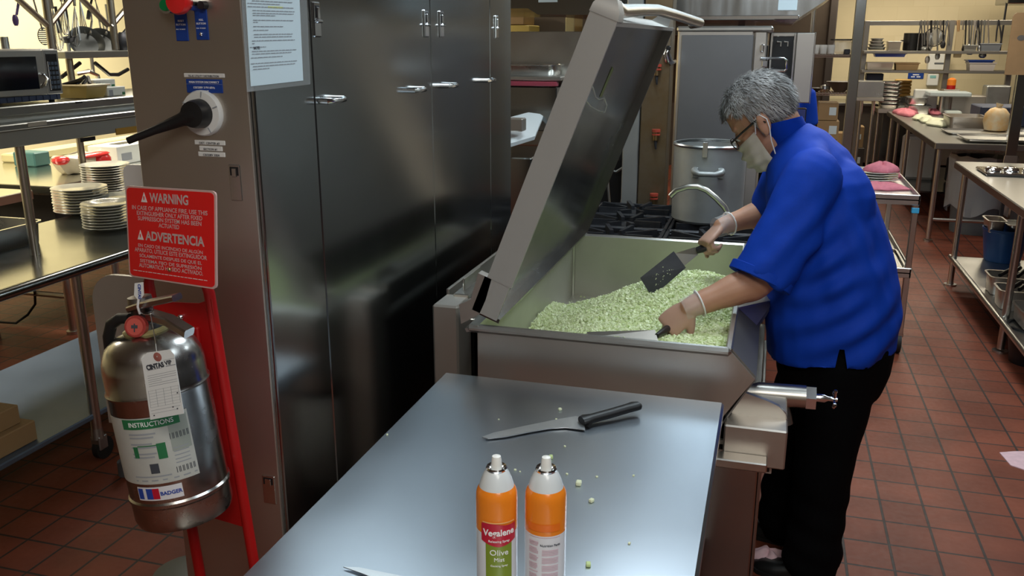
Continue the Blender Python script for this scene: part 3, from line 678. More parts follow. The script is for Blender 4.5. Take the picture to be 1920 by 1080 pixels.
# wrapped label (angles are degrees round the axis: negative = left)
def epatch(name, a0, a1, z0, z1, m, par, r=.0006, nu=16): return MB().grid(lambda u, w: el(er+r, lerp(a0, a1, u), lerp(z0, z1, w)), nu, 2).build(name, m, par)
sgn = 1 if el(er, 40, 0).x > el(er, 0, 0).x else -1
def ew(p, a, z, r=.0012): return el(er+r+p.z, sgn*(a + math.degrees(p.x/er)), z + p.y)
ELAB = mat('worn_label', (.50, .51, .48), .4, noise_s=18, noise_a=.12)
zb, zt = EL*.305, EL*.745
lb = epatch('instruction_label', sgn*-88, sgn*24, zb, zt, ELAB, t)
epatch('green_header', sgn*-52, sgn*14, zt-.022, zt-.002, GRNP, lb, .0009)
text('INSTRUCTIONS', .0135, WHT, lb, None, fn=lambda p: ew(p, -18, zt-.017), sx=.9)
for i, z in enumerate((zt-.034, zt-.041, zt-.054, zt-.061, zt-.074, zt-.081)):
    epatch('print_line', sgn*-46, sgn*(-14-(i % 3)*3), z, z+.0035, INKL, lb, .0009, 6)
for (a0, a1, z0, z1, m_) in ((-44, -38, .055, .078, GRNP), (-16, -6, .050, .082, GRNP), (-38, -16, .078, .080, GRNP), (-28, -18, .022, .042, INK), (-50, -6, .014, .017, INKL), (-50, 22, .006, .009, INKL)):
    epatch('pictogram' if m_ is not INKL else 'print_line', sgn*a0, sgn*a1, zb+z0, zb+z1, m_, lb, .0009, 6)
for k_, (z, h_) in enumerate(((.085, .012), (.016, .012))):
    for i in range(16):
        if i % 3 != 1: epatch('barcode', sgn*(0+i*1.35), sgn*(.8+i*1.35), zb+z, zb+z+h_, INK, lb, .0009, 1)
for z in (.035, .042, .05, .058, .065): epatch('print_line', sgn*1, sgn*18, zb+z, zb+z+.002, INKL, lb, .0009, 5)
epatch('print_panel', sgn*0, sgn*22, zt-.075, zt-.006, mat('faded_print', (.30, .33, .30), .5), lb, .0008, 6)
bl_ = epatch('brand_label', sgn*-52, sgn*2, zb-.034, zb-.006, LABW, t, .0007)
for a0, a1, m_ in ((-51, -44, BLUI), (-40, -32, BLUI), (-32, -24, LABR)): epatch('emblem', sgn*a0, sgn*a1, zb-.031, zb-.009, m_, bl_, .001, 4)
text('BADGER', .0105, BLUI, bl_, None, fn=lambda p: ew(p, -11, zb-.024), bold=.0003)
# stand
YS = 1.475
sd_ = thing('extinguisher_stand', 'red metal floor stand holding the fire extinguisher', 'stand', (-1.1, YS, 0), w=True)
def ext0(a, b): k = (0.0 - a.z)/(b.z-a.z); return a + (b-a)*k
la, lb2 = aY(278, 530, YS), aY(376, 1080, YS); ra, rb2 = aY(392, 548, YS), aY(480, 1080, YS)
lf, rf = ext0(la, lb2), ext0(ra, rb2)
MB().tube([lf, la, lerp(la, ra, .08)+V((0, 0, .03)), lerp(la, ra, .92)+V((0, 0, .03)), ra, rf], .0115, 12).build('tube_frame', REDP, sd_)
pb = [aY(268, 552, YS-.006), aY(312, 566, YS-.006), aY(374, 568, YS-.006), aY(398, 560, YS-.006), aY(455, 986, YS-.006), aY(326, 948, YS-.006)]
MB().slab(pb, .003).build('back_panel', REDP, sd_)
MB().box(lf.x-.16, rf.x+.16, YS-.15, YS+.1, 0, .012).build('base_plate', REDP, sd_)
q = aY(339, 595, YS-.012); MB().sph(q, .007, 12).build('bolt', CHROME, sd_)
q = aY(345, 640, YE+.09); MB().box(q.x-.03, q.x+.03, YE+er+.001, YS-.008, q.z-.02, q.z+.03, .003).build('hook_bracket', REDP, sd_)
q2 = el(0, 0, .01); MB().box(q2.x-.02, q2.x+.03, YE+er*.9, YS-.008, q2.z-.04, q2.z-.03, .003).build('support_bracket', REDP, sd_)
# warning sign
TL, TR, BR, BLc = aY(234.5, 348, 1.415), aY(404.5, 358.5, 1.335), aY(406, 543, 1.335), aY(242.5, 518, 1.415)
sg_ = thing('warning_sign', 'red warning sign with white English and Spanish lettering above the extinguisher', 'sign', tuple((BLc+BR)/2), w=True)
sn = (TR-TL).cross(TL-BLc).normalized()
def sp_(u, v, d=0):
    q = (BLc*(1-u)+BR*u)*(1-v) + (TL*(1-u)+TR*u)*v
    return q + sn*d
def spoly(i, d):
    pts = []; r = .045
    for cx, cy, a0 in ((1-r, 1-r, 0), (r, 1-r, 90), (r, r, 180), (1-r, r, 270)):
        for k in range(5):
            a = radians(a0 + k*22.5); pts.append(sp_(.5+(cx-.5)*i + r*i*cos(a), .5+(cy-.5)*i + r*i*sin(a), d))
    return pts
MB().slab(spoly(1, 0), .003).build('sign_plate', mat('sign_edge', (.62, .42, .40), .4), sg_)
MB().slab(spoly(.965, .0006), .0008).build('sign_face', REDS, sg_)
SW, SH = (BR-BLc).length, (TL-BLc).length
def srow(s, u, v, w, h, bold=0):
    return text(s, .02, WHT, sg_, None, fn=lambda p: sp_(u+p.x/SW, v+p.y/SH, .0014), fit=(w*SW, h*SH), bold=bold, ext=.0002)
srow('WARNING', .505, .845, .43, .098, .0006)
srow('ADVERTENCIA', .555, .435, .66, .098, .0006)
for s, u, v in (('IN CASE OF APPLIANCE FIRE, USE THIS', .5, .755), ('EXTINGUISHER ONLY AFTER FIXED', .5, .698), ('SUPPRESSION SYSTEM HAS BEEN', .5, .642), ('ACTUATED', .5, .585), ('EN CASO DE INCENDIO DE ALG\u00daN', .5, .352), ('APARATO, UTILICE ESTE EXTINGUIDOR', .5, .296), ('S\u00d3LAMENTE DESPUES DE QUE EL', .5, .240), ('SISTEMA FIJO DE SUPRESI\u00d3N', .5, .184), ('AUTOMATICO HA SIDO ACTIVADO.', .5, .128)):
    srow(s, u, v, {35: .84, 29: .73, 28: .73, 8: .23, 27: .71, 33: .82, 26: .62}.get(len(s), .70), .044, .0003)
tr = MB()
for u0, v0, hh in ((.225, .838, .105), (.165, .430, .105)):
    tr.slab([sp_(u0-.035, v0, .0012), sp_(u0+.035, v0, .0012), sp_(u0+.0, v0+hh, .0012)], .0004)
tr.build('alert_triangle', WHT, sg_)
for u0, v0 in ((.225, .838), (.165, .430)):
    tr = MB(); tr.slab([sp_(u0-.005, v0+.020, .0016), sp_(u0+.005, v0+.028, .0016), sp_(u0+.006, v0+.062, .0016), sp_(u0-.006, v0+.062, .0016)], .0003)
    tr.build('exclamation_mark', REDS, sg_)
fl = MB(); R = random.Random(2); u = .06
while u < .9:
    w_ = R.uniform(.02, .05); fl.slab([sp_(u, .078-.01*0, .0012), sp_(u+w_, .078, .0012), sp_(u+w_, .084, .0012), sp_(u, .084, .0012)], .0003); u += w_+.01
fl.build('fine_print', WHT, sg_)
MB().sph(sp_(.5, .145, .002), .0042, 10).build('screw', mat('brass', (.5, .4, .2), .35, 1), sg_)

# ------------------------------------------------------------------ range with grates
t = thing('range', 'black gas range with open burners behind the braising pan', 'cooking appliance', (-.4, 4.05, 0), w=True)
MB().box(-.86, .02, 3.60, 4.56, .10, .885, .006).build('body', STEELD, t)
MB().box(-.86, .035, 3.60, 4.56, .885, .90, .003).build('cooktop', IRON, t)
MB().box(.02, .03, 3.66, 4.5, .2, .72, .004).build('oven_door', STEEL, t)
for x, y in ((-.8, 3.66), (-.04, 3.66), (-.8, 4.5), (-.04, 4.5)): MB().cyl((x, y, 0), (x, y, .1), .02).build('foot', STEEL, t)
for i in range(6): MB().cyl((.03, 3.7+.15*i, .80), (.06, 3.7+.15*i, .80), .022, .018).build('knob', BLACK, t)
names = [('left front', -.63, 3.77), ('right front', -.21, 3.77), ('left middle', -.63, 4.08), ('right middle under the stock pot', -.21, 4.08), ('left rear', -.63, 4.39), ('right rear', -.21, 4.39)]
for nm, cx, cy in names:
    m = MB(); z = .93
    for a, b in (((-.2, -.145), (.2, -.145)), ((.2, -.145), (.2, .145)), ((.2, .145), (-.2, .145)), ((-.2, .145), (-.2, -.145))):
        xa, ya, xb, yb = cx+a[0], cy+a[1], cx+b[0], cy+b[1]
        m.box(min(xa, xb)-.008, max(xa, xb)+.008, min(ya, yb)-.008, max(ya, yb)+.008, z-.022, z-.004, .003)
    for k in range(8):
        an = k*pi/4+.39; r0 = .05; r1 = .19 if abs(cos(an)) > .6 else .15
        p = Matrix.Translation((cx, cy, z)) @ Matrix.Rotation(an, 4, 'Z')
        m.add([p @ V(q) for q in ((r0, -.010, -.02), (r1, -.010, -.028), (r1, .010, -.028), (r0, .010, -.02), (r0, -.008, .002), (r1, -.009, .012), (r1, .009, .012), (r0, .008, .002))], [(0, 1, 2, 3), (4, 5, 6, 7), (0, 1, 5, 4), (1, 2, 6, 5), (2, 3, 7, 6), (3, 0, 4, 7)])
    for sx_, sy_ in ((-1, -1), (1, -1), (-1, 1), (1, 1)): m.box(cx+sx_*.19-.01, cx+sx_*.19+.01, cy+sy_*.135-.01, cy+sy_*.135+.01, .9, z-.015, .002)
    tag(m.build('burner_grate', IRON), 'black cast iron burner grate, %s of the range' % nm, 'grate', 'burner grates on the range')
    b = MB().lathe([(.06, .9), (.055, .912), (.03, .916), (.01, .918)], 20, Matrix.Translation((cx, cy, 0)))
    b.build('burner', IRON, t)
# stock pot
pc = V((-.262, 4.16, .938)); pr_ = .163; ph = .355
POTM = mat('pot_aluminium', (.40, .42, .42), .52, .7, noise_s=9, noise_a=.16, rvar=.05)
t = thing('stock_pot', 'tall dull aluminium stock pot standing on the range', 'pot', tuple(pc), w=True)
PT = Matrix.Translation(pc)
MB().lathe([(pr_*.93, 0), (pr_, .012), (pr_, ph-.012), (pr_-.005, ph-.012), (pr_-.005, .015), (.001, .012)], 56, PT).build('pot_body', POTM, t)
MB().lathe([(pr_-.006, ph-.014), (pr_+.006, ph-.010), (pr_+.009, ph-.003), (pr_+.005, ph+.003), (pr_-.006, ph+.002)], 56, PT, (0, 0)).build('rolled_rim', mat('rim_aluminium', (.58, .60, .60), .3, 1), t)
hy = pc.y-pr_; hz = pc.z+ph*.66; hx = pc.x+.005
MB().tube([(hx-.058, hy+.006, hz+.012), (hx-.054, hy-.022, hz+.010), (hx-.035, hy-.034, hz+.004), (hx+.035, hy-.034, hz+.004), (hx+.054, hy-.022, hz+.010), (hx+.058, hy+.006, hz+.012)], [.018, .015, .0125, .0125, .015, .018], 12).build('loop_handle', POTM, t)
MB().box(hx-.07, hx-.042, hy-.003, hy+.012, hz-.02, hz+.028, .004).box(hx+.042, hx+.07, hy-.003, hy+.012, hz-.02, hz+.028, .004).build('handle_mount', POTM, t)
q = aY(1323, 272, pc.y-pr_-.004)
ld = thing('ladle', 'steel ladle hooked inside the stock pot, its flat handle end over the rim', 'ladle', (q.x, q.y, q.z), w=True)
MB().box(q.x-.011, q.x+.011, q.y-.006, q.y-.003, q.z-.055, q.z+.012, .001).box(q.x-.011, q.x+.011, q.y-.006, q.y+.028, q.z+.009, q.z+.012, .001).box(q.x-.009, q.x+.009, q.y+.025, q.y+.028, q.z-.25, q.z+.012, .001).build('ladle_handle', TIN, ld)
MB().lathe([(.001, -.03), (.03, -.022), (.042, 0), (.040, 0), (.028, -.02), (.001, -.027)], 20, Matrix.Translation((q.x, q.y+.055, q.z-.26))).build('ladle_bowl', TIN, ld)
# pan filler faucet arching over the back of the pan
ft = thing('pan_faucet', 'grey swivel filler spout arching in front of the stock pot', 'faucet', (.03, 3.57, .6), w=True)
fy = 3.56
MB().tube([aY(1257, 368, fy), aY(1268, 357, fy), aY(1290, 350, fy), aY(1308, 350, fy), aY(1325, 357, fy), aY(1342, 371, fy), aY(1358, 388, fy), aY(1372, 412, fy), V((-.06, fy, 1.06)), V((.0, fy, .99)), V((.0, fy, .62))], .0115, 12).build('spout', mat('spout_metal', (.50, .50, .46), .32, 1), ft)
MB().cyl((.0, fy, .60), (.0, fy, .70), .02).build('spout_base', CHROME, ft)
MB().cyl((.0, fy, .0), (.0, fy, .62), .014).build('supply_pipe', STEEL, ft)

# ------------------------------------------------------------------ steamer oven and services behind the range
t = thing('steamer_oven', 'tall stainless combi oven with its upper door standing open, behind the range', 'cooking appliance', (-.28, 5.2, 0), w=True)
OX0, OX1, OY = -.505, -.118, 4.8
MB().box(OX0, OX1+.0, OY, 5.7, .1, 1.80, .01).build('body', STEELW, t)
MB().box(OX0-.004, -.03, OY-.01, 5.7, 1.788, 1.816, .008).build('top_cap', STEELH, t)
MB().box(OX0+.02, OX1-.004, OY-.008, OY, .9, 1.772, .004).build('side_panel', mat('oven_side', (.22, .22, .225), .4, .7, noise_s=2, noise_a=.12), t)
MB().box(OX1, -.056, OY, 5.66, .1, 1.79, .006).build('front_frame', STEELW, t)
MB().box(-.056, -.05, OY+.1, 5.5, 1.1, 1.72, .004).build('cavity', BLACK, t)
for x, y in ((-.46, 4.86), (-.1, 4.86), (-.46, 5.62), (-.1, 5.62)): MB().cyl((x, y, 0), (x, y, .1), .02).build('foot', STEEL, t)
q = aY(1429, 90, OY-.012); MB().box(q.x-.01, q.x+.01, OY-.02, OY, q.z-.018, q.z+.018, .004).build('side_catch', CHROME, t)
q = aY(1433, 119, OY-.012); MB().box(q.x-.012, q.x+.018, OY-.022, OY, q.z-.018, q.z+.016, .004).build('latch_block', CHROME, t)
dy = 4.93
do = MB().box(-.045, .168, dy+.05, dy+.11, 1.435, 1.785, .005).build('door', BLACK, t)
MB().box(.088, .180, dy, dy+.115, 1.43, 1.782, .004).build('door_edge_panel', STEELW, do)
MB().box(.176, .184, dy-.003, dy+.118, 1.428, 1.786, .002).build('door_trim', CHROME, do)
MB().box(-.04, .088, dy+.045, dy+.051, 1.765, 1.783, .002).box(-.04, -.028, dy+.04, dy+.051, 1.44, 1.78, .002).box(.076, .088, dy+.04, dy+.051, 1.44, 1.78, .002).build('door_frame', STEEL, do)
for x in (-.005, .03): MB().tube([(x, dy+.048, 1.74), (x, dy+.03, 1.738), (x+.018, dy+.03, 1.738), (x+.018, dy+.03, 1.715)], .004, 8).build('rack_hook', STEEL, do)
q0 = aY(1427, 109, OY-.03); q1 = aY(1475, 110, OY-.03); q2 = aY(1475, 133, OY-.03); q3 = aY(1429, 132, OY-.03)
MB().tube([V((q0.x, OY, q0.z)), q0, lerp(q0, q1, .9), lerp(q1, q2, .15), lerp(q1, q2, .85), lerp(q3, q2, .9), q3, V((q3.x, OY, q3.z))], .0065, 10).build('door_handle', CHROME, t)
MB().box(.0, .17, dy+.03, dy+.1, .3, 1.40, .005).build('lower_door', STEELD, t)
# service riser with gas quick-disconnects
RIS = mat('riser_brown', (.26, .21, .15), .38, .8, noise_s=5, noise_a=.35, col2=(.20, .13, .06))
t = thing('gas_riser', 'brownish utility riser with red ringed gas couplings behind the range', 'utility riser', (-.62, 4.68, 0), w=True)
MB().box(-.655, -.515, 4.62, 4.78, .0, 2.3, .004).build('riser_column', RIS, t)
MB().box(-.74, -.66, 4.60, 4.70, .0, 2.3, .004).build('grey_panel', mat('riser_grey', (.42, .43, .42), .4, .7, noise_s=4, noise_a=.15), t)
for px, py in ((1232, 130), (1230, 252), (1226, 372)):
    p = aY(px, py, 4.58)
    g = MB().cyl((p.x, 4.62, p.z), (p.x, 4.575, p.z), .018).cyl((p.x, 4.58, p.z+.012), (p.x, 4.58, p.z-.03), .017, n=16).build('gas_coupling', mat('brass_old', (.30, .20, .10), .35, 1), t)
    MB().cyl((p.x, 4.58, p.z+.012), (p.x, 4.58, p.z+.026), .022).cyl((p.x, 4.58, p.z-.004), (p.x, 4.58, p.z+.004), .021).build('red_ring', mat('ring_red', (.35, .05, .03), .4), g)
    MB().tube([(p.x, 4.58, p.z-.03), (p.x, 4.575, p.z-.05), (p.x+.003, 4.575, p.z-.075)], [.009, .007, .004], 8).build('nipple', DARKM, g)
q = aY(1252, 105, 4.6)
v_ = MB().tube([(q.x+.012, 4.78, q.z-.03), (q.x+.01, 4.62, q.z-.03), (q.x+.004, 4.6, q.z-.02), (q.x-.006, 4.59, q.z+.012), (q.x, 4.59, q.z+.03)], [.013, .016, .02, .018, .012], 14).build('hose_elbow', CHROME, t)
MB().box(q.x-.008, q.x+.014, 4.575, 4.605, q.z+.028, q.z+.05, .005).build('valve_cap', BLACK, v_)
# hoses in the dark gap beside the riser; black panel paints its shade
t = thing('dark_gap', 'dark gap with grey hoses beside the gas riser, shade painted as a black panel', 'dark gap', (-1.0, 4.8, 0), w=True)
MB().box(-1.15, -.745, 4.86, 4.92, .0, 1.45, .004).build('back_panel', BLACK, t)
for pts in (((1139, 318), (1140, 345), (1143, 382)), ((1181, 290), (1180, 318), (1172, 350), (1163, 388)), ((1142, 318), (1155, 322), (1172, 312), (1178, 300))):
    MB().tube([aY(x, y, 4.76) for x, y in pts], .007, 8).build('hose', DULL, t)
q = aY(1167, 262, 4.76)
b_ = MB().lathe([(.01, .07), (.03, .05), (.036, 0), (.03, -.045), (.012, -.06)], 14, Matrix.Translation(q)).build('water_filter', mat('blue_plastic', (.10, .16, .42), .25, alpha=.8), t)
MB().lathe([(.02, -.06), (.024, -.075), (.02, -.11)], 14, Matrix.Translation(q)).build('filter_cap', BLACK, b_)

# hood sections over the line
HOODM = mat('hood_steel', (.62, .68, .72), .2, 1, noise_s=3, noise_a=.2, rvar=.08, streak=(3, 1, .3))
t = thing('exhaust_hood', 'bright stainless exhaust hood end above the combi oven', 'hood', (-.3, 6, 1.86), w=True)
MB().prism([(-.95, 1.868), (.085, 1.853), (.30, 2.0), (.42, 2.3), (.42, CZ), (-.95, CZ)], 'y', 5.0, 7.4).build('hood_body', HOODM, t)
MB().box(-.95, .092, 4.992, 5.004, 1.85, 1.872, .003).build('hood_edge', CHROME, t)
a, b = aY(1461, -14, 4.996), aY(1494, 19, 4.996)
no = thing('hood_notice', 'pale blue paper notice stuck on the hood end', 'notice', (a.x, 4.996, b.z), w=True)
MB().box(a.x, b.x, 4.988, 4.992, b.z, a.z, 0).build('notice_paper', PAPER, no)
t = thing('rear_hood', 'dark grey exhaust hood end at the top behind the open lid', 'hood', (-1.6, 6, 1.9), w=True)
MB().prism([(-2.7, 1.93), (-1.42, 1.925), (-1.36, 1.89), (-.96, 1.885), (-.96, CZ), (-2.7, CZ)], 'y', 5.2, 7.4).build('hood_body', STEELD, t)
a, b = aY(1010, -10, 5.196), aY(1045, 4, 5.196); MB().box(a.x, b.x, 5.19, 5.2, b.z, a.z, 0).build('label_sheet', PAPER, t)

# equipment of the opposite line seen between the tower and the lid
t = thing('plate_shelf_range', 'stainless range back guard with shelf seen left of the open lid', 'cooking appliance', (-1.3, 4.6, 0), w=True)
MB().box(-1.75, -.92, 4.62, 4.66, 1.2, 1.79, .004).build('back_guard', STEEL, t)
MB().box(-1.75, -1.02, 4.36, 4.62, 1.552, 1.572, .004).build('shelf', STEELH, t)
MB().box(-1.75, -1.05, 4.4, 4.62, 1.30, 1.52, .004).build('control_body', STEELD, t)
MB().box(-1.75, -1.04, 4.36, 4.4, 1.525, 1.548, .003).build('heat_strip', mat('red_strip', (.30, .05, .08), .4), t)
MB().box(-1.75, -1.1, 4.1, 4.62, .1, 1.20, .006).build('base', STEELD, t)
MB().slab([aY(950, 228, 4.3), aY(1024, 208, 4.5), aY(1002, 262, 4.2), aY(950, 278, 4.0)], .02).build('griddle_plate', mat('griddle_bright', (.80, .86, .88), .3, .2), t)
MB().box(-1.5, -1.13, 4.05, 4.12, 1.33, 1.39, .004).build('griddle_rail', STEELW, t)
for x, y in ((-1.7, 4.15), (-1.15, 4.15), (-1.7, 4.58), (-1.15, 4.58)): MB().cyl((x, y, 0), (x, y, .1), .02).build('foot', STEEL, t)
def hotel_pan(name, label, x0, x1, y0, y1, z, h, m=TIN, cat='pan', group=None, rim=.012, wall=.002, inset=.006):
    t = thing(name, label, cat, ((x0+x1)/2, (y0+y1)/2, z), group=group, w=True)
    b = MB()
    def rr(x0, x1, y0, y1, r, z):
        pts = []
        for cx, cy, a0 in ((x1-r, y1-r, 0), (x0+r, y1-r, 90), (x0+r, y0+r, 180), (x1-r, y0+r, 270)):
            for k in range(4): a = radians(a0+k*30); pts.append(V((cx+r*cos(a), cy+r*sin(a), z)))
        return pts
    i = inset; r = min(.03, (x1-x0)*.2, (y1-y0)*.2)
    b.loft([rr(x0+i+.004, x1-i-.004, y0+i+.004, y1-i-.004, r, z), rr(x0+i, x1-i, y0+i, y1-i, r, z+.006), rr(x0, x1, y0, y1, r, z+h), rr(x0-rim, x1+rim, y0-rim, y1+rim, r+rim, z+h)], (1, 0))
    b.loft([rr(x0-rim, x1+rim, y0-rim, y1+rim, r+rim, z+h), rr(x0-rim, x1+rim, y0-rim, y1+rim, r+rim, z+h-.006)], (0, 0))
    w = .0018; b.loft([rr(x0+w, x1-w, y0+w, y1-w, r, z+h), rr(x0+i+w, x1-i-w, y0+i+w, y1-i-w, r, z+.006+w)], (0, 1))
    b.build('pan_body', m, t)
    return t
hotel_pan('hotel_pan', 'stainless pan on the shelf left of the open lid', -1.6, -1.06, 4.39, 4.58, 1.573, .055)
# ------------------------------------------------------------------ left serving line
T1X = -2.65
t = thing('serving_table', 'long stainless serving table at left with overshelf on round posts', 'table', (-3.05, 3.0, 0), w=True)
TOPL = mat('left_table_top', (.28, .285, .275), .20, 1, noise_s=4, noise_a=.08, rvar=.03)
tp = MB().box(-3.46, T1X, 1.2, 4.4, .832, .872, .004)
tp.tube([(T1X, 1.2, .852), (T1X, 4.4, .852)], .022, 12)
tp.build('tabletop', TOPL, t)
for x, y in ((T1X-.03, 2.83), (-3.42, 3.9), (T1X-.03, 1.3), (-3.42, 1.3), (T1X-.03, 4.3)):
    l = MB().cyl((x, y, .1), (x, y, .832), .022, n=18).build('leg', STEEL, t)
    MB().cyl((x, y, .1), (x, y, .15), .027, .022).build('leg_cup', DULL, l)
    MB().cyl((x-.014, y+.02, .05), (x+.014, y+.02, .05), .05, n=20).build('caster_wheel', RUBBER, l)
    MB().box(x-.024, x+.024, y-.02, y+.03, .05, .112, .004).build('caster_fork', DULL, l)
MB().box(-3.47, T1X-.02, 1.2, 4.35, .195, .22, .005).build('undershelf', mat('undershelf_blue', (.14, .19, .27), .42, .5, noise_s=4, noise_a=.12, rvar=.03), t)
for y in (2.92, 1.7, 4.2): MB().cyl((-2.957, y, .87), (-2.957, y, 1.36), .019, n=18).build('shelf_post', STEEL, t)
OSM = mat('overshelf_steel', (.46, .47, .44), .28, .9, noise_s=5, noise_a=.12)
o = MB().box(-3.45, -2.957, 1.3, 4.4, 1.462, 1.487, .004).box(-2.962, -2.945, 1.3, 4.4, 1.452, 1.49, .004)
o.build('overshelf', OSM, t)
MB().box(-3.3, -2.90, 1.3, 4.4, 1.400, 1.425, .004).build('heat_shelf', OSM, t)
MB().box(-3.3, -2.92, 1.3, 4.4, 1.332, 1.40, .004).build('shelf_apron', mat('apron_grey', (.36, .37, .34), .42, .35), t)
MB().box(-3.02, -2.985, 1.3, 4.4, 1.425, 1.462, .002).build('shelf_sheen_panel', mat('shelf_sheen', (.78, .80, .77), .3, .1), t)  # pale panel added to imitate the bright reflection on the heat shelf
q = aX(70, 232, -2.898); tg_ = MB().box(-2.9, -2.896, q.y-.05, q.y+.05, q.z-.009, q.z+.008, .001).build('shelf_label', mat('pale_label', (.5, .48, .42), .5), t)
q = aX(165, 261, -2.918); MB().box(-2.921, -2.916, q.y-.045, q.y+.045, q.z-.009, q.z+.009, .001).build('vent_slot', BLACK, t)
q = aX(234, 245, -2.918); MB().box(-2.921, -2.914, q.y-.06, q.y+.08, q.z-.015, q.z+.015, .001).build('amber_marker', AMBER, t)
q = aX(148, 192, -2.944); MB().box(-2.946, -2.942, q.y-.02, q.y+.02, q.z-.004, q.z+.004, .001).build('shelf_mark', BLACK, t)

# microwave
mz = 1.489
ang = radians(-6)
t = thing('microwave', 'stainless commercial microwave oven standing on the left overshelf', 'microwave', (-3.02, 3.255, mz), rz=0)
# local: +x out of the front, y along the front (y=0 at the right end, negative to the left)
t.rotation_euler = (0, 0, radians(-4))
mh = .222; ml = .52
MB().box(-.40, 0, -ml, 0, .03, mh, .006).build('case', STEELH, t)
MB().box(.0, .016, -ml, -.085, .032, mh-.003, .004).build('door', mat('microwave_front', (.50, .49, .45), .35, .8), t)
MB().box(.0165, .019, -ml+.02, -.125, .058, mh-.03, .006).build('door_window', GLASSD, t)
MB().box(.0, .012, -.083, 0, .032, mh-.003, .003).build('control_panel', mat('panel_grey', (.42, .42, .40), .35, .6), t)
MB().box(.0122, .0145, -.070, -.012, .045, mh-.02, .003).build('display', BLACK, t)
k = MB()
for i in range(6):
    for j in range(3): k.box(.0147, .0158, -.066+.018*j, -.052+.018*j, .055+.02*i, .068+.02*i, .001)
k.build('keypad', mat('keypad_blue', (.10, .14, .20), .4), t)
MB().box(.0147, .0158, -.068, -.062, .05, .17, .001).build('keypad_strip', WHITE, t)
MB().tube([(.016, -.105, .118), (.03, -.104, .116), (.036, -.1, .10), (.03, -.112, .074), (.016, -.116, .066)], [.008, .009, .009, .008, .007], 10).build('door_handle', CHROME, t)
vb = gs = MB().box(-.39, .004, -ml, -.01, .008, .032, .002)
for i in range(14): gs.box(.004, .008, -ml+.02+.036*i, -ml+.024+.036*i, .008, .030, .0005)
gs.build('base_grille', mat('grille_blue', (.05, .07, .14), .5), t)
for x in (-.35, -.03):
    for y in (-ml+.03, -.03): MB().cyl((x, y, -.002), (x, y, .01), .012).build('foot', RUBBER, t)
text('Amana', .012, INK, t, frame((.0175, -ml+.06, .040), (0, 1, 0), (0, 0, 1)), align='LEFT')
q = aX(9, 80, -3.25); tag(MB().cyl((q.x, q.y, mz+mh), (q.x, q.y, mz+mh+.05), .017, .016).build('shaker', DULL), 'small grey shaker standing on top of the microwave', 'shaker')

# items on the overshelf right of the microwave
XO = -3.1
def osz(px, py, x=XO): return aX(px, py, x)
a, b = osz(128, 160), osz(172, 186)
t = thing('clear_tub', 'amber translucent tub holding dark utensils on the overshelf', 'tub', (XO, (a.y+b.y)/2, 1.489), w=True)
MB().loft([[V((x*.8+XO, lerp(a.y, b.y, .5)+y*(b.y-a.y)*.42, 1.49)) for x, y in ((-.1, -1), (.1, -1), (.1, 1), (-.1, 1))], [V((x+XO, lerp(a.y, b.y, .5)+y*(b.y-a.y)*.5, a.z-.003)) for x, y in ((-.1, -1), (.1, -1), (.1, 1), (-.1, 1))]]).build('tub_body', mat('amber_tub', (.50, .36, .10), .3, alpha=.85), t)
MB().box(XO-.11, XO+.11, a.y-.01, b.y+.01, a.z-.006, a.z+.002, .002).build('tub_rim', mat('amber_rim', (.45, .34, .14), .4), t)
for i in range(5):
    y = lerp(a.y, b.y, .3+.15*i); tag(MB().tube([(XO-.05+.02*i, y-.02, a.z-.0), (XO+.02-.01*i, y+.03, a.z+.025+.006*(i % 3))], .008, 8).build('kitchen_tool', BLACK), ['dark utensil handle in the amber tub, %s' % w for w in ('leftmost', 'second from left', 'middle', 'second from right', 'rightmost')][i], 'utensil', 'utensils in the amber tub')
for i, (x0, y0, x1, y1, lab, dx) in enumerate(((175, 150, 218, 168, 'upper white and green glove box on the overshelf', .0), (178, 167, 200, 184, 'lower left white glove box on the overshelf', .02), (200, 164, 237, 182, 'white foil and glove box right of the others on the overshelf', .05))):
    a, b = osz(x0, y0, XO+dx), osz(x1, y1, XO+dx)
    t = thing('glove_box', lab, 'box', (XO+dx, (a.y+b.y)/2, b.z), group='glove boxes on the overshelf', w=True)
    MB().box(XO+dx-.11, XO+dx, a.y, b.y, b.z if i == 0 else 1.489, a.z, .003).build('carton', mat('box_white', (.72, .74, .70), .5), t)
    MB().box(XO+dx-.001, XO+dx+.001, lerp(a.y, b.y, .1), lerp(a.y, b.y, .3), lerp(b.z, a.z, .2), lerp(b.z, a.z, .75), 0).build('print_block', INKL, t)
    MB().box(XO+dx-.001, XO+dx+.001, lerp(a.y, b.y, .8), lerp(a.y, b.y, .95), lerp(b.z, a.z, .25), lerp(b.z, a.z, .5), 0).build('green_print', GRNP, t)

# plates: three stacks, each plate on its own
ORDN = ['topmost', 'second from top', 'third from top', 'fourth from top', 'fifth from top', 'sixth from top', 'seventh from top', 'eighth from top', 'ninth from top', 'tenth from top', 'eleventh from top', 'twelfth from top', 'thirteenth from top', 'fourteenth from top']
pl0 = MB().lathe([(.001, 0), (.075, 0), (.078, .003), (.105, .011), (.128, .0165), (.1295, .019), (.128, .0205), (.104, .0165), (.078, .008), (.06, .006), (.001, .006)], 48, caps=(0, 0)).build('plate', CERAM)
first = True
def plates(px, py, z0, n, dz, name, x=None, sc=1.0, lab='white round plate'):
    global first
    c = aZ(px, py, z0)
    for i in range(n):
        if first: o = pl0; first = False
        else: o = pl0.copy(); COL.objects.link(o)
        o.location = (c.x + random.uniform(-.002, .002), c.y + random.uniform(-.002, .002), z0 + i*dz); o.scale = (sc, sc, 1)
        tag(o, '%s, %s of the %s' % (lab, ORDN[n-1-i], name), 'plate', name)
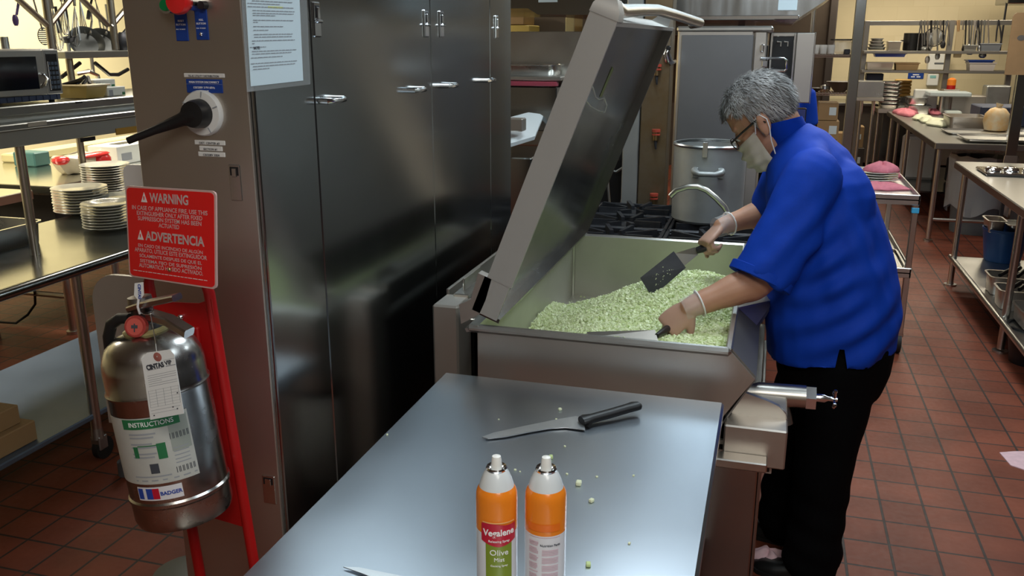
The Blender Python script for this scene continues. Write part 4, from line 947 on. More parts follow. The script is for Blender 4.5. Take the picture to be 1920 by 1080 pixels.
plates(207, 428, .873, 9, .0135, 'stack nearest the warning sign', sc=.93, lab='greyish round plate')
plates(155, 398, .873, 9, .0145, 'tall stack left of the sign', sc=1.06)
plates(222, 398, .873, 6, .0140, 'small stack half hidden by the sign', sc=.98)
plates(203, 362, .95-.078, 12, .0140, 'rear stack below the red bag', sc=1.06)
# hotel pan on the left table
p = aZ(97, 452, .873)
hotel_pan('hotel_pan', 'deep stainless pan at the left edge of the serving table', p.x-.30, p.x-.02, p.y-.55, p.y-.02, .873, .10)

# rear counter with cream reflection
t = thing('rear_counter', 'shiny stainless counter beyond the serving table reflecting the cream wall', 'counter', (-4.5, 5.0, 0), w=True)
CTOP = mat('mirror_top', (.68, .68, .62), .16, 1, noise_s=5, noise_a=.08)
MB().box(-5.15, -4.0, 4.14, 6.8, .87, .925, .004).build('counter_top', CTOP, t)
MB().box(-5.1, -4.06, 4.2, 6.75, .40, .868, .003).build('bay_shade_body', mat('bay_shade', (.03, .028, .026), .5), t)  # closed near-black body painted as the shaded interior under the counter
for x, y in ((-4.05, 4.2), (-5.1, 4.2), (-4.05, 6.7), (-5.1, 6.7)): 
    l = MB().cyl((x, y, 0), (x, y, .41), .025).build('leg', STEEL, t); MB().cyl((x, y, 0), (x, y, .02), .04).build('foot', STEEL, l)
MB().cyl((-4.05, 4.25, .22), (-5.1, 4.25, .22), .018).build('cross_rail', STEEL, t)
t = thing('low_counter', 'dim stainless counter left of the shiny rear counter', 'counter', (-4.6, 3.3, 0), w=True)
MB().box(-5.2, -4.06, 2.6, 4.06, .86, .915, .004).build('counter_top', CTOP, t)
MB().box(-5.1, -4.15, 2.7, 3.9, .55, .86, .004).build('bay_shade_box', BLACK, t)  # solid black box stands in for shade inside the open bay
for x, y in ((-4.45, 4.0), (-5.1, 4.0), (-4.45, 2.7), (-5.1, 2.7)):
    l = MB().cyl((x, y, .0), (x, y, .55), .03).build('leg', mat('foil_leg', (.62, .62, .62), .3, 1, noise_s=30, bump=.8), t)
MB().cyl((-4.45, 4.0, .19), (-5.1, 4.0, .19), .04).build('cross_rail', MATS['foil_leg'], t)
t = tag(MB().tube([aZ(0, 604, .02), aZ(30, 606, .02), aZ(52, 590, .05), aZ(66, 570, .12), aZ(65, 545, .25)], .008, 8).build('power_cord', RUBBER), 'black power cord curling on the floor under the left tables', 'cord')
hb_ = tag(MB().box(-4.0, -3.45, 5.0, 5.6, .0, .42, .02).build('floor_bin', mat('dark_bin', (.035, .035, .045), .5)), 'dark floor bin behind the serving table legs', 'bin')
lb_ = tag(MB().lathe([(.22, .42), (.26, .5), (.27, .66), (.2, .68), (.001, .68)], 20, Matrix.Translation((-3.62, 5.1, 0))).build('bin_bag', mat('dark_liner', (.12, .13, .16), .2)), 'shiny dark plastic bag bulging over the floor bin', 'bag')
# things on the rear counter
a = aZ(42, 303, .926)
tag(MB().box(-4.9, -4.72, a.y-.20, a.y-.06, .926, 1.02, .008).build('teal_crate', TEAL), 'teal plastic crate on the counter behind the overshelf post', 'crate')
a = aZ(158, 323, .926)
tb = thing('tortilla_bag', 'red and cream plastic food bag on the rear counter', 'bag', tuple(a), w=True)
bx, by = a.x-.05, a.y+.02
rings = []
for z, sx, sy in ((.0, .09, .13), (.03, .10, .16), (.07, .10, .19), (.10, .085, .205), (.115, .06, .21)):
    rings.append([V((bx+sx*cos(k*pi/12)*(1+.06*sin(5*k)), by+sy*sin(k*pi/12)*(1+.05*cos(3*k)), .926+z+.008*sin(k*1.3))) for k in range(24)])
MB().loft(rings).build('bag_body', mat('bag_cream', (.70, .62, .45), .3, noise_s=12, noise_a=.2, bump=.3), tb)
R = random.Random(8)
rb_ = MB().sph((bx+.06, by+.12, .926+.06), (.06, .085, .06), 14).sph((bx+.07, by+.06, 1.03), (.05, .14, .018), 12).sph((bx+.02, by-.17, 1.02), (.05, .06, .03), 12)
rb_.build('red_print', mat('bag_red', (.60, .03, .03), .25, noise_s=20, bump=.4), tb)
MB().sph((bx+.085, by+.1, .95), (.035, .05, .024), 10).build('pink_print', mat('bag_pink', (.75, .45, .45), .35), tb)
a, b = aZ(183, 311, .926), aZ(250, 316, .926)
gb = thing('glove_carton', 'white printed carton with a slot in its top on the rear counter', 'box', (-4.45, a.y, .926), w=True)
MB().box(a.x-.12, a.x+.12, a.y+.06, a.y+.48, .926, 1.05, .004).build('carton', mat('box_white', (.7, .7, .7), .5), gb)
MB().box(a.x-.04, a.x+.04, a.y+.18, a.y+.34, 1.049, 1.053, .001).build('slot', BLACK, gb)
MB().box(a.x+.119, a.x+.122, a.y+.1, a.y+.2, .95, 1.0, 0).build('print_block', INKL, gb)
tag(MB().box(-5.14, -5.0, 4.9, 6.6, .926, .985, .01).build('cream_rail', CREAM), 'cream ribbed strip along the far edge of the rear counter', 'rail')
# pot rack over the rear counter with hanging utensils
XK = -3.9
t = thing('pot_rack', 'stainless pot rack with posts, diagonal braces and a shelf at upper left', 'rack', (-3.9, 4.4, .925), w=True)
RK = mat('rack_steel', (.36, .33, .28), .35, 1)
for y in (4.182, 4.69): MB().tube([(XK, y, 2.5), (XK, y, 1.69)], .022, 14).build('post', RK, t)
for p, q in (((30, -5), (88, 47)), ((95, 45), (135, -5)), ((150, -5), (202, 47)), ((208, 50), (240, 12))):
    a, b = aX(*p, XK), aX(*q, XK); MB().tube([a, b], .017, 8).build('brace', RK, t)
MB().box(-4.25, XK+.03, 4.24, 6.0, 1.645, 1.685, .004).build('shelf', OSM, t)
MB().box(-4.2, XK+.02, 3.2, 6.0, 2.06, 2.09, .004).build('top_rail', RK, t)
for y in (4.35, 5.7): MB().tube([(XK-.05, y, .925), (XK-.05, y, 1.65)], .02, 12).build('post', RK, t)
for pts in (((115, 145), (150, 118)), ((178, 118), (205, 140), (222, 140), (240, 130))): MB().tube([aX(*p, XK-.1) for p in pts], .012, 8).build('under_brace', DARKM, t)
UX = -4.05
def U(px, py, x=UX): return aX(px, py, x)
def hang(name, lab, cat, builder):
    p = builder[0]; t = thing(name, lab, cat, tuple(p), group='utensils hanging on the pot rack', w=True); return t
def hook_tube(t, pts, r, m, nm='handle'): return MB().tube([U(*p) for p in pts], r, 8).build(nm, m, t)
t = thing('ladle', 'purple handled spatula hanging alone at far upper left', 'utensil', tuple(U(35, -10)), group='utensils hanging on the pot rack', w=True)
PUR = mat('purple_plastic', (.10, .06, .22), .4); hook_tube(t, ((37, -15), (34, 10), (31, 28)), .007, PUR); MB().sph(U(29, 38), (.012, .02, .034), 12).build('blade', PUR, t)
t = thing('skimmer', 'round slotted skimmer hanging beside the left rack post', 'skimmer', tuple(U(82, 60)), group='utensils hanging on the pot rack', w=True)
hook_tube(t, ((60, -10), (70, 25), (80, 58)), .005, TIN); c = U(83, 68); m_ = MB()
m_.lathe([(.047, -.003), (.05, 0), (.047, .003)], 28, frame(c, (0, 1, 0), (0, 0, 1)), (0, 0)); 
for k in range(-4, 5): w_ = sqrt(max(0, .047**2-(.011*k)**2)); m_.tube([c+V((0, -w_, .011*k)), c+V((.006, 0, .011*k)), c+V((0, w_, .011*k))], .0035, 6)
m_.build('bowl', DARKM, t)
def whisk(lab, px0, py0, px1, py1, w):
    a, b = U(px0, py0), U(px1, py1); t = thing('whisk', lab, 'whisk', tuple(a), group='utensils hanging on the pot rack', w=True)
    d = b-a; MB().tube([a-d*.5, a-d*.12], .009, 10).build('handle', TIN, t); m_ = MB()
    for k in range(5):
        an = k*pi/5; s_ = V((cos(an), sin(an), 0)); s_ = (s_ - d.normalized()*s_.dot(d.normalized()))
        m_.tube([a-d*.12, a+d*.25+s_*w*.5, a+d*.75+s_*w, a+d*.97+s_*w*.5, a+d, a+d*.97-s_*w*.5, a+d*.75-s_*w, a+d*.25-s_*w*.5, a-d*.12], .0022, 5)
    m_.build('wires', TIN, t)
whisk('long wire whisk hanging right of the left rack post', 100, 25, 113, 95, .03)
whisk('wire whisk hanging between the ladle and the frying pans', 140, 20, 143, 92, .028)
whisk('slim wire whisk above the left frying pan', 150, 5, 160, 75, .02)
whisk('wire whisk hanging just left of the small ladle', 116, 10, 124, 66, .024)
t = thing('ladle', 'small deep ladle hanging in the middle of the pot rack', 'ladle', tuple(U(124, 0)), group='utensils hanging on the pot rack', w=True)
hook_tube(t, ((120, -5), (126, 30), (129, 62)), .006, DARKM)
MB().lathe([(.001, -.035), (.028, -.028), (.046, -.002), (.047, .002), (.04, 0), (.025, -.022), (.001, -.03)], 20, Matrix.Translation(U(127, 70)) @ Matrix.Rotation(.2, 4, 'X'), (0, 0)).build('bowl', DARKM, t)
hook_tube(t, ((127, 76), (130, 98)), .011, DULL, 'lower_stem')
for lab, pts, r in (('flat black handled turner hanging right of the left post', ((104, 12), (107, 34), (112, 62)), .014), ('black handled brush hanging near the right brace', ((172, 0), (167, 20), (165, 36)), .011), ('long steel spoon hanging above the right frying pan', ((178, -5), (184, 30), (190, 62)), .006), ('long bright steel fork hanging left of the right post', ((178, 0), (188, 28), (197, 62)), .005)):
    t = thing('hanging_utensil', lab, 'utensil', tuple(U(*pts[0])), group='utensils hanging on the pot rack', w=True)
    hook_tube(t, pts[:2], r*.6, DARKM if r > .01 else TIN); hook_tube(t, pts[1:], r, BLACK if r > .01 else TIN, 'blade')
for lab, px, py, rx in (('dark frying pan leaning on the rack shelf, left of two', 162, 80, .105), ('dark frying pan leaning on the rack shelf, right of two', 192, 80, .095)):
    c = U(px, py, -4.0); t = thing('frying_pan', lab, 'pan', tuple(c), group='frying pans on the pot rack shelf', w=True)
    fm = frame(c, (.15, .82, .55), (-.55, -.35, .55))
    MB().lathe([(.001, -.03), (rx*.72, -.028), (rx*.95, .004), (rx, .008), (rx*.94, .006), (rx*.7, -.022), (.001, -.024)], 36, fm, (0, 0)).build('pan_bowl', mat('pan_black', (.10, .105, .10), .4, .5, noise_s=9, noise_a=.3), t)
    MB().tube([c+V((0, .04, .05)), U(px+10, py-40), U(px+6, py-72)], [.008, .007, .009], 8).build('handle', TIN, t)
c = U(232, 80, -3.95); tag(MB().sph(c, (.04, .06, .07), 14).tube([c+V((0, 0, .05)), U(238, 55, -3.95), U(244, 45, -3.95)], .012, 8).build('funnel', DARKM), 'dark rounded scoop hanging at the edge of the tower', 'utensil')
# wall faucet behind
q = aX(157, 137, -5.9)
t = thing('wall_faucet', 'small chrome wall faucet under the rack shelf', 'faucet', tuple(q), w=True)
MB().tube([q+V((-.3, -.12, 0)), q+V((.05, -.12, 0)), q+V((.1, -.05, .02)), q+V((.1, .05, -.02)), q+V((.1, .07, -.2))], .02, 8).tube([q+V((.1, 0, 0)), q+V((.1, 0, .22))], .018, 8).build('faucet_body', TIN, t)
# cardboard boxes on the undershelf
for i, (x0, y0, z0, x1, y1, z1, lab) in enumerate(((-3.25, 1.9, .221, -2.705, 2.548, .304, 'lower tan cardboard carton on the undershelf at far left'), (-3.25, 1.9, .305, -2.735, 2.51, .382, 'upper tan cardboard carton on the undershelf at far left'))):
    t = thing('cardboard_carton', lab, 'box', (-3, 2.2, z0), group='cartons on the undershelf', w=True)
    MB().box(x0, x1, y0, y1, z0, z1, .004).build('carton', CARD, t); MB().box(x0, x1+.001, lerp(y0, y1, .4), lerp(y0, y1, .5), z1-.001, z1+.0008, 0).build('tape', mat('tape', (.45, .34, .2), .3), t)
# small red gas cock and floor drain near the stand
q = aZ(238, 880, .02); t = thing('floor_valve', 'small red capped cylinder on the floor behind the extinguisher', 'valve', (q.x, q.y, 0), w=True)
MB().cyl((q.x, q.y, 0), (q.x, q.y, .06), .035).build('valve_base', GREYP, t); MB().tube([(q.x, q.y, .06), (q.x, q.y, .10), (q.x+.02, q.y, .14)], .018, 10).build('red_cap', REDP, t)
q = aZ(350, 1068, .0); t = tag(MB().lathe([(.001, 0), (.11, 0), (.115, .004), (.09, .012), (.001, .012)], 28, Matrix.Translation((q.x+.02, q.y-.02, 0))).build('floor_drain', mat('drain', (.16, .17, .16), .5, .6)), 'round grey floor drain cover near the stand legs', 'drain')
# ------------------------------------------------------------------ right-hand tables
TB = mat('right_table_top', (.38, .37, .345), .30, 1, noise_s=4, noise_a=.04)
t2 = legs_table('prep_table', 'near right stainless prep table with a tubular undershelf', 'table', 1.285, 2.35, 4.55, 7.0, .905, TB, legr=.021, rim=.05, inset=.07, legn=((0, 1), (1, 1), (1, 0)))
l = MB().cyl((1.375, 5.43, .02), (1.375, 5.43, .86), .021).build('leg', STEEL, t2); MB().cyl((1.375, 5.43, 0), (1.375, 5.43, .012), .045).build('foot', STEEL, l)
us = MB().box(1.36, 2.3, 4.62, 7.0, .19, .205, .003); us.tube([(1.345, 4.6, .2), (1.345, 7.0, .2)], .02, 12); us.build('undershelf', STEEL, t2)
# foil-covered tray with covered bowls on it
t = thing('foil_tray', 'shiny foil covered tray on the near right prep table', 'tray', (1.75, 6.55, .905), w=True)
FO = mat('foil', (.85, .86, .87), .12, 1, noise_s=30, bump=.6)
a = aZ(1845, 328, .905); MB().box(a.x, a.x+.6, a.y-.05, a.y+.28, .906, .925, .008).build('tray_base', FO, t)
m = MB()
for i in range(5): m.sph((a.x+.07+.11*i, a.y+.1+.02*(i % 2), .93), (.05, .08, .022), 12)
m.build('foil_lump', FO, t)
# under the table
c = aZ(1878, 488, .206)
t = thing('blue_bucket', 'blue plastic bucket on the undershelf of the near right table', 'bucket', (c.x, c.y, .206), w=True)
MB().lathe([(.115, 0), (.12, .01), (.15, .22), (.155, .225), (.155, .24), (.145, .24), (.11, .015), (.001, .012)], 32, Matrix.Translation((c.x, c.y, .206))).build('bucket_body', BLUEB, t)
hotel_pan('hotel_pan', 'tan steel pan in the mouth of the blue bucket, left of two', c.x-.14, c.x-.03, c.y-.1, c.y+.1, .42, .09, STEELW)
hotel_pan('hotel_pan', 'grey steel pan in the mouth of the blue bucket, right of two', c.x-.015, c.x+.15, c.y-.12, c.y+.08, .42, .07, TIN)
b0 = aZ(1860, 540, .206); 
for i, (px, py, lab) in enumerate(((1866, 548, 'steel insert pan with dark tools on the undershelf, nearer the bucket'), (1884, 575, 'steel insert pan on the undershelf behind the near table leg'))):
    c = aZ(px, py, .206); hotel_pan('insert_pan', lab, c.x-.05, c.x+.28, c.y-.09, c.y+.1, .206, .12, STEELW, group='insert pans under the near right table')
    for k in range(4): tag(MB().tube([(c.x+.05*k, c.y-.05, .33), (c.x+.05*k+.09, c.y+.08, .345+.012*k)], .012, 8).build('dark_utensil', BLACK), 'black handled tool lying across the %s insert pan, %s' % (('farther', 'nearer')[i], ('first from left', 'second from left', 'third from left', 'rightmost')[k]), 'utensil', 'tools on the insert pans')
c = aZ(1905, 690, 0)
t = thing('black_bucket', 'black bucket on the floor at the right frame edge', 'bucket', (c.x+.05, c.y+.1, 0), w=True)
MB().lathe([(.11, 0), (.14, .2), (.148, .205), (.148, .215), (.135, .215), (.105, .01), (.001, .01)], 28, Matrix.Translation((c.x+.1, c.y+.12, 0))).build('bucket_body', BLACK, t)
hotel_pan('hotel_pan', 'steel pan resting over the black bucket at the right frame edge', c.x-.0, c.x+.3, c.y+.0, c.y+.26, .218, .1, STEELW)

# long far prep table
t3 = thing('prep_table', 'long far stainless prep table loaded with pans and food', 'table', (1.85, 10.2, 0), w=True)
MB().box(1.375, 2.6, 8.42, 12.1, .83, .885, .005).build('tabletop', TB, t3)
for x, y in ((1.43, 8.5), (1.43, 9.4), (1.43, 10.5), (1.43, 12.0), (2.5, 8.5), (2.5, 12.0)):
    l = MB().cyl((x, y, .02), (x, y, .83), .022).build('leg', STEEL, t3); MB().cyl((x, y, 0), (x, y, .014), .04).build('foot', STEEL, l)
MB().cyl((1.43, 8.5, .2), (2.5, 8.5, .2), .016).build('cross_rail', STEEL, t3)
MB().box(1.42, 2.5, 10.0, 12.0, .2, .22, .003).build('undershelf', STEELD, t3)
# rubbish bin with clear liner
c = V((1.90, 9.05, 0))
t = thing('waste_bin', 'grey round waste bin with translucent liner under the far prep table', 'bin', tuple(c), w=True)
MB().lathe([(.20, 0), (.205, .01), (.25, .68), (.26, .69), (.26, .71), (.24, .71), (.195, .02), (.001, .02)], 36, Matrix.Translation(c)).build('bin_body', GREYP, t)
rings = []
for z, r in ((.22, .262), (.3, .27), (.45, .275), (.6, .28), (.7, .285), (.725, .275), (.71, .25), (.6, .235)):
    rings.append([c + V(((r+.012*sin(k*2.1+z*9)+.008*sin(k*5))*cos(k*pi/18), (r+.012*sin(k*2.1+z*9)+.008*sin(k*5))*sin(k*pi/18), z + (.05*sin(k*.7) if z < .25 else .008*sin(k*1.7)))) for k in range(36)])
MB().loft(rings, (0, 0)).build('liner', LINER, t)
c = aZ(1700, 330, 0.0); tag(MB().box(1.47, 1.80, 10.8, 11.2, .222, .70, .03).build('white_tub', WBIN), 'tall white plastic tub under the far prep table', 'tub')
tag(MB().box(1.9, 2.3, 10.3, 10.8, .222, .5, .02).build('dark_tub', DARKM), 'dark tub beside the white tub under the far prep table', 'tub')
tag(MB().box(2.25, 2.5, 8.9, 9.3, .0, .62, .02).build('white_bin', WBIN), 'white bin standing right of the lined waste bin', 'bin')
# food and pans on the far prep table
ZT = .886
def rag(name, lab, c, r, h, m, seed, cat='cloth', group=None):
    R = random.Random(seed); ph = [R.uniform(0, 6) for _ in range(6)]; rings = []
    N = 28
    for s_, z in ((1.0, .0), (1.04, .25), (.9, .6), (.62, .85), (.3, 1.0), (.02, .95)):
        rings.append([V((c[0]+r[0]*s_*cos(2*pi*k/N)*(1+.16*sin(3*2*pi*k/N+ph[0])+.09*sin(7*2*pi*k/N+ph[1]+s_*3)), c[1]+r[1]*s_*sin(2*pi*k/N)*(1+.14*sin(2*2*pi*k/N+ph[2])+.1*sin(6*2*pi*k/N+ph[3]+s_*4)), c[2]+h*z*(1+.25*sin(4*2*pi*k/N+ph[4])*(1-s_*.6)))) for k in range(N)])
    return tag(MB().loft(rings).build(name, m, None, 80), lab, cat, group)
c = aZ(1692, 214, ZT); rag('pink_cloth', 'crumpled pink cloth at the far end of the long prep table', (c.x+.03, c.y, ZT), (.12, .35, 0), .06, PINK, 1, group='pink cloths on the far prep table')
c = aZ(1750, 212, ZT); rag('pink_cloth', 'pink cloth right of the steel pans on the long prep table', (c.x, c.y, ZT), (.09, .3, 0), .045, PINK, 2, group='pink cloths on the far prep table')
c = aZ(1722, 213, ZT); hotel_pan('hotel_pan', 'lower tall steel pan on the long prep table', c.x-.13, c.x+.12, c.y-.1, c.y+.3, ZT, .10)
hotel_pan('hotel_pan', 'upper steel pan stacked on the lower tall pan', c.x-.13, c.x+.07, c.y-.1, c.y+.3, ZT+.102, .09)
# cabbage wedge pile
c = aZ(1746, 236, ZT); R = random.Random(6)
for k, (px, py, rx) in enumerate(((1728, 224, .10), (1740, 229, .10), (1752, 231, .11), (1765, 236, .12))):
    q = aZ(px, py, ZT); m = MB(); N = 14
    rings = [[V((q.x+rx*s_*cos(2*pi*i/N)*(1+.25*sin(5*i+k)), q.y+.2*s_*sin(2*pi*i/N)*(1+.2*sin(3*i+k)), ZT+z)) for i in range(N)] for s_, z in ((1, .004), (1.05, .02), (.7, .05), (.1, .06))]
    tag(m.loft(rings).build('cabbage_piece', mat('cabbage', (.72, .74, .52), .5, noise_s=14, noise_a=.2)), 'pale green cut cabbage on the long prep table, %s' % ('farthest piece', 'second piece from the far end', 'third piece from the far end', 'nearest large piece')[k], 'vegetable', 'cabbage pieces on the far prep table')
a = aZ(1780, 243, ZT); hotel_pan('hotel_pan', 'large grey pan of food on the long prep table', a.x, a.x+.34, a.y, a.y+.45, ZT, .125, STEELW)
for i, (px, py, dx, lab, z) in enumerate(((1778, 252, .75, 'farther flat sheet pan on the long prep table', 0), (1806, 264, .7, 'nearer flat sheet pan at the front of the long prep table', .012))):
    a = aZ(px, py, ZT); hotel_pan('sheet_pan', lab, a.x, a.x+dx, 8.5 if i else a.y-.05, 8.95 if i else a.y+.4, ZT+z, .022, STEELH, group='sheet pans on the far prep table')
c = aZ(1862, 240, ZT)
tag(MB().box(c.x-.06, c.x+.22, c.y-.15, c.y+.25, ZT, ZT+.07, .02).build('bread_loaf', mat('bread', (.55, .40, .20), .6, noise_s=8, noise_a=.3)), 'tan wrapped bread loaf beside the large grey pan', 'food')
tag(MB().box(c.x-.10, c.x+.02, c.y-.3, c.y-.12, ZT, ZT+.05, .015).build('cheese_block', mat('pale_cheese', (.72, .66, .40), .5)), 'pale yellow block in front of the bread loaf', 'food')
c = aY(1872, 203, 9.6)
t = thing('fruit_bag', 'round yellow and orange bag beside the overhead rack upright', 'bag', (c.x, 9.6, ZT), w=True)
MB().lathe([(.03, 0), (.10, .02), (.12, .10), (.11, .17), (.07, .22), (.03, .235)], 18, Matrix.Translation((c.x, 9.6, ZT))).build('bag_body', mat('orange_net', (.75, .42, .12), .5, noise_s=9, col2=(.75, .68, .5)), t)
MB().cyl((c.x, 9.6, ZT+.23), (c.x+.01, 9.6, ZT+.27), .02, .035).build('bag_knot', mat('orange_net2', (.72, .6, .4), .5), t)
tag(MB().box(2.05, 2.5, 10.2, 10.7, ZT, ZT+.2, .01).build('dark_crate', mat('navy_crate', (.02, .03, .07), .5)), 'navy crate at the right of the long prep table', 'crate')
a = aZ(1772, 216, ZT); tag(MB().box(a.x, a.x+.18, a.y, a.y+.3, ZT, ZT+.05, .015).build('folded_towel', mat('pale_towel', (.60, .66, .64), .8)), 'pale folded towel behind the large grey pan', 'towel')
# upright and cutting board at right
t = thing('rack_upright', 'thick grey square steel upright at the far table front', 'post', (1.93, 8.4, 0), w=True)
MB().box(1.925, 2.01, 8.38, 8.44, .70, 1.52, .004).build('upright_post', STEELD, t)
MB().box(1.915, 2.02, 8.37, 8.38, .72, .80, .003).build('mount_plate', STEEL, t)
MB().box(1.955, 1.985, 8.40, 8.43, .0, .72, .004).build('post_tube', DARKM, t); MB().box(1.955, 1.985, 8.40, 8.43, 1.50, CZ, .004).build('post_tube', DARKM, t)
a, b = aY(1893, 24, 8.36), aY(1881, 140, 8.36)
t = thing('cutting_board', 'tan wooden cutting board with a hand slot hanging at upper right', 'cutting board', (a.x+.14, 8.36, b.z), w=True)
bw = .33; z0, z1 = b.z, a.z; x0 = b.x+.006; r = .035
poly = [(x0, z0), (x0+bw, z0), (x0+bw, z1)] + [(x0+r-r*sin(k*pi/12), z1-r+r*cos(k*pi/12)) for k in range(7)]
MB().prism(poly, 'y', 8.335, 8.355).build('board', mat('board_tan', (.47, .30, .15), .6, noise_s=4, noise_a=.2), t)
q = aY(1915, 71, 8.334); MB().lathe([(.022, 0), (.022, .001), (.0005, .0012)], 20, Matrix.Translation((q.x, 8.334, q.z)) @ Matrix.Rotation(pi/2, 4, 'X') @ Matrix.Scale(1.4, 4, V((1, 0, 0)))).build('hand_slot', mat('slot_shade', (.16, .15, .14), .6), t)
MB().tube([(x0+.14, 8.345, z1-.01), (x0+.14, 8.37, z1+.05), (x0+.14, 8.42, z1+.05)], .006, 8).build('hook', STEEL, t)

# ------------------------------------------------------------------ utility cart behind the cook
t = thing('utility_cart', 'stainless utility cart behind the cook with plates and pink cloths', 'cart', (.5, 5.8, 0), w=True)
CX0, CX1, CY0, CY1 = .18, .815, 5.22, 6.35
for nm, z in (('top_tray', .915), ('lower_tray', .50)):
    m = MB().box(CX0, CX1, CY0, CY1, z-.022, z-.012, .002)
    for (x0, x1, y0, y1) in ((CX0, CX0+.012, CY0, CY1), (CX1-.012, CX1, CY0, CY1), (CX0, CX1, CY0, CY0+.012), (CX0, CX1, CY1-.012, CY1)): m.box(x0, x1, y0, y1, z-.045, z+.012, .003)
    m.build(nm, STEELH, t)
for i, (x, y) in enumerate(((CX0+.015, CY0+.02), (CX1-.018, CY0+.02), (CX0+.015, CY1-.02), (CX1-.018, CY1-.02))):
    l = MB().box(x-.016, x+.016, y-.016, y+.016, .12, .90, .003).build('leg', STEEL, t)
    w_ = MB().cyl((x-.012, y+.02, .06), (x+.012, y+.02, .06), .06, n=24).build('caster_tyre', RUBBER, l)
    MB().cyl((x-.0135, y+.02, .06), (x+.0135, y+.02, .06), .043, n=20).build('caster_hub', WHITE, l)
    MB().box(x-.02, x+.02, y-.012, y+.03, .10, .13, .004).build('caster_fork', STEEL, l)
    if i == 1: MB().box(x-.019, x+.019, y-.019, y+.019, .825, .855, .002).build('blue_tape', mat('blue_tape', (.05, .35, .60), .5), l)
q = aZ(1672, 470, .50)
hotel_pan('sheet_pan', 'shallow steel tray on the lower tier of the cart', .5, CX1-.03, CY0+.03, CY0+.5, .49, .02, TIN)
tag(MB().box(.60, .75, CY0+.12, CY0+.2, .495, .51, .006).build('paper_scrap', WHT), 'white scrap in the tray on the lower tier of the cart', 'paper')
c = aZ(1642, 334, .92); c = V((c.x, c.y, .905))
for i in range(4):
    o = pl0.copy(); COL.objects.link(o); o.location = (c.x, c.y, .905+.0145*i); o.scale = (1.0, 1.0, 1)
    tag(o, 'white plate on the utility cart, %s of four' % ('lowest', 'second from bottom', 'third from bottom', 'topmost')[i], 'plate', 'plates on the utility cart')
rag('pink_cloth', 'pink cloth bundled on top of the cart plates', (c.x+.03, c.y, .905+.0145*3+.018), (.10, .10, 0), .05, PINK, 5, group='pink cloths on the cart')
q = aZ(1650, 352, .905); rag('pink_cloth', 'pink cloth spread in front of the plates on the cart', (q.x, q.y, .905), (.14, .12, 0), .03, PINK, 9, group='pink cloths on the cart')
q = aZ(1677, 333, .905); rag('pink_cloth', 'small pink cloth end right of the cart plates', (q.x, q.y+.03, .905), (.035, .06, 0), .04, PINK, 12, group='pink cloths on the cart')
# cloths on the floor
pts = [aZ(*p, .004) for p in ((1874, 848), (1900, 846), (1960, 845), (1965, 905), (1925, 882), (1895, 872))]
tag(MB().slab(pts, -.006).build('floor_cloth', PINKW), 'pale pink cloth dropped on the tile floor at right', 'cloth')
q = aZ(1440, 1056, 0); rag('floor_cloth', 'pink rag on the floor by the cook shoes under the pan', (q.x, q.y, .0), (.07, .05, 0), .05, PINKW, 15)

# ------------------------------------------------------------------ wire shelving unit and its post (far centre right)
t = thing('wire_shelving', 'tall wire shelving unit with a broad grey post at the far wall', 'shelving', (.5, 9.2, 0), w=True)
MB().box(.655, .745, 9.0, 9.06, .0, CZ, .004).build('post', STEELD, t)
for x, y in ((.30, 9.03), (.30, 9.45), (.72, 9.45)): MB().cyl((x, y, 0), (x, y, 2.1), .013).build('shelf_post', STEEL, t)
SHZ = (1.612, 1.262)
for z in SHZ:
    m = MB()
    for i in range(15): m.tube([(.30+.028*i, 9.03, z), (.30+.028*i, 9.47, z)], .0035, 6)
    for y in (9.03, 9.25, 9.47): m.tube([(.29, y, z-.006), (.72, y, z-.006)], .006, 6); m.tube([(.29, y, z-.022), (.72, y, z-.022)], .004, 6)
    for i in range(15): m.tube([(.29+.028*i, 9.03, z-.006), (.304+.028*i, 9.03, z-.022)], .003, 5)
    m.build('wire_shelf', STEELW, t)
MB().box(.29, .73, 9.03, 9.47, .10, .12, .003).build('bottom_shelf', STEELD, t)
g0 = MB().lathe([(.026, 0), (.03, .005), (.034, .085), (.031, .085), (.027, .01), (.001, .01)], 16).build('drinking_glass', mat('glassware', (.85, .88, .88), .05, alpha=.5, coat=.5))
for i in range(6):
    o = g0 if i == 0 else g0.copy()
    if i: COL.objects.link(o)
    o.location = (.345+.07*(i % 3), 9.12+.12*(i//3), SHZ[0]+.004)
    tag(o, 'upturned clear drinking glass on the upper wire shelf, %s row %s' % (('front', 'back')[i//3], ('left', 'middle', 'right')[i % 3]), 'glass', 'glasses on the wire shelf')
t = thing('glass_rack', 'clear plastic container with a dark lid on the upper wire shelf', 'container', (.56, 9.2, SHZ[0]), w=True)
MB().lathe([(.07, 0.004), (.09, .03), (.085, .10), (.075, .13)], 20, Matrix.Translation((.585, 9.2, SHZ[0]))).build('container_body', CLEAR, t)
MB().cyl((.585, 9.2, SHZ[0]+.13), (.585, 9.2, SHZ[0]+.142), .11).build('lid', DARKM, t)
tag(MB().box(.60, .65, 9.05, 9.2, SHZ[0]+.004, SHZ[0]+.05, .005).build('dark_box', DARKM), 'small dark box beside the post on the upper wire shelf', 'box')
tag(MB().lathe([(.03, .004), (.05, .03), (.048, .06), (.02, .07)], 16, Matrix.Translation((.46, 9.15, SHZ[1]))).build('bowl', TIN), 'small shiny steel bowl on the lower wire shelf', 'bowl')
tag(MB().lathe([(.03, .004), (.06, .03), (.1, .04), (.02, .044)], 16, Matrix.Translation((.37, 9.15, SHZ[1]))).build('shallow_dish', DARKM), 'dark shallow dish at the left of the lower wire shelf', 'dish')
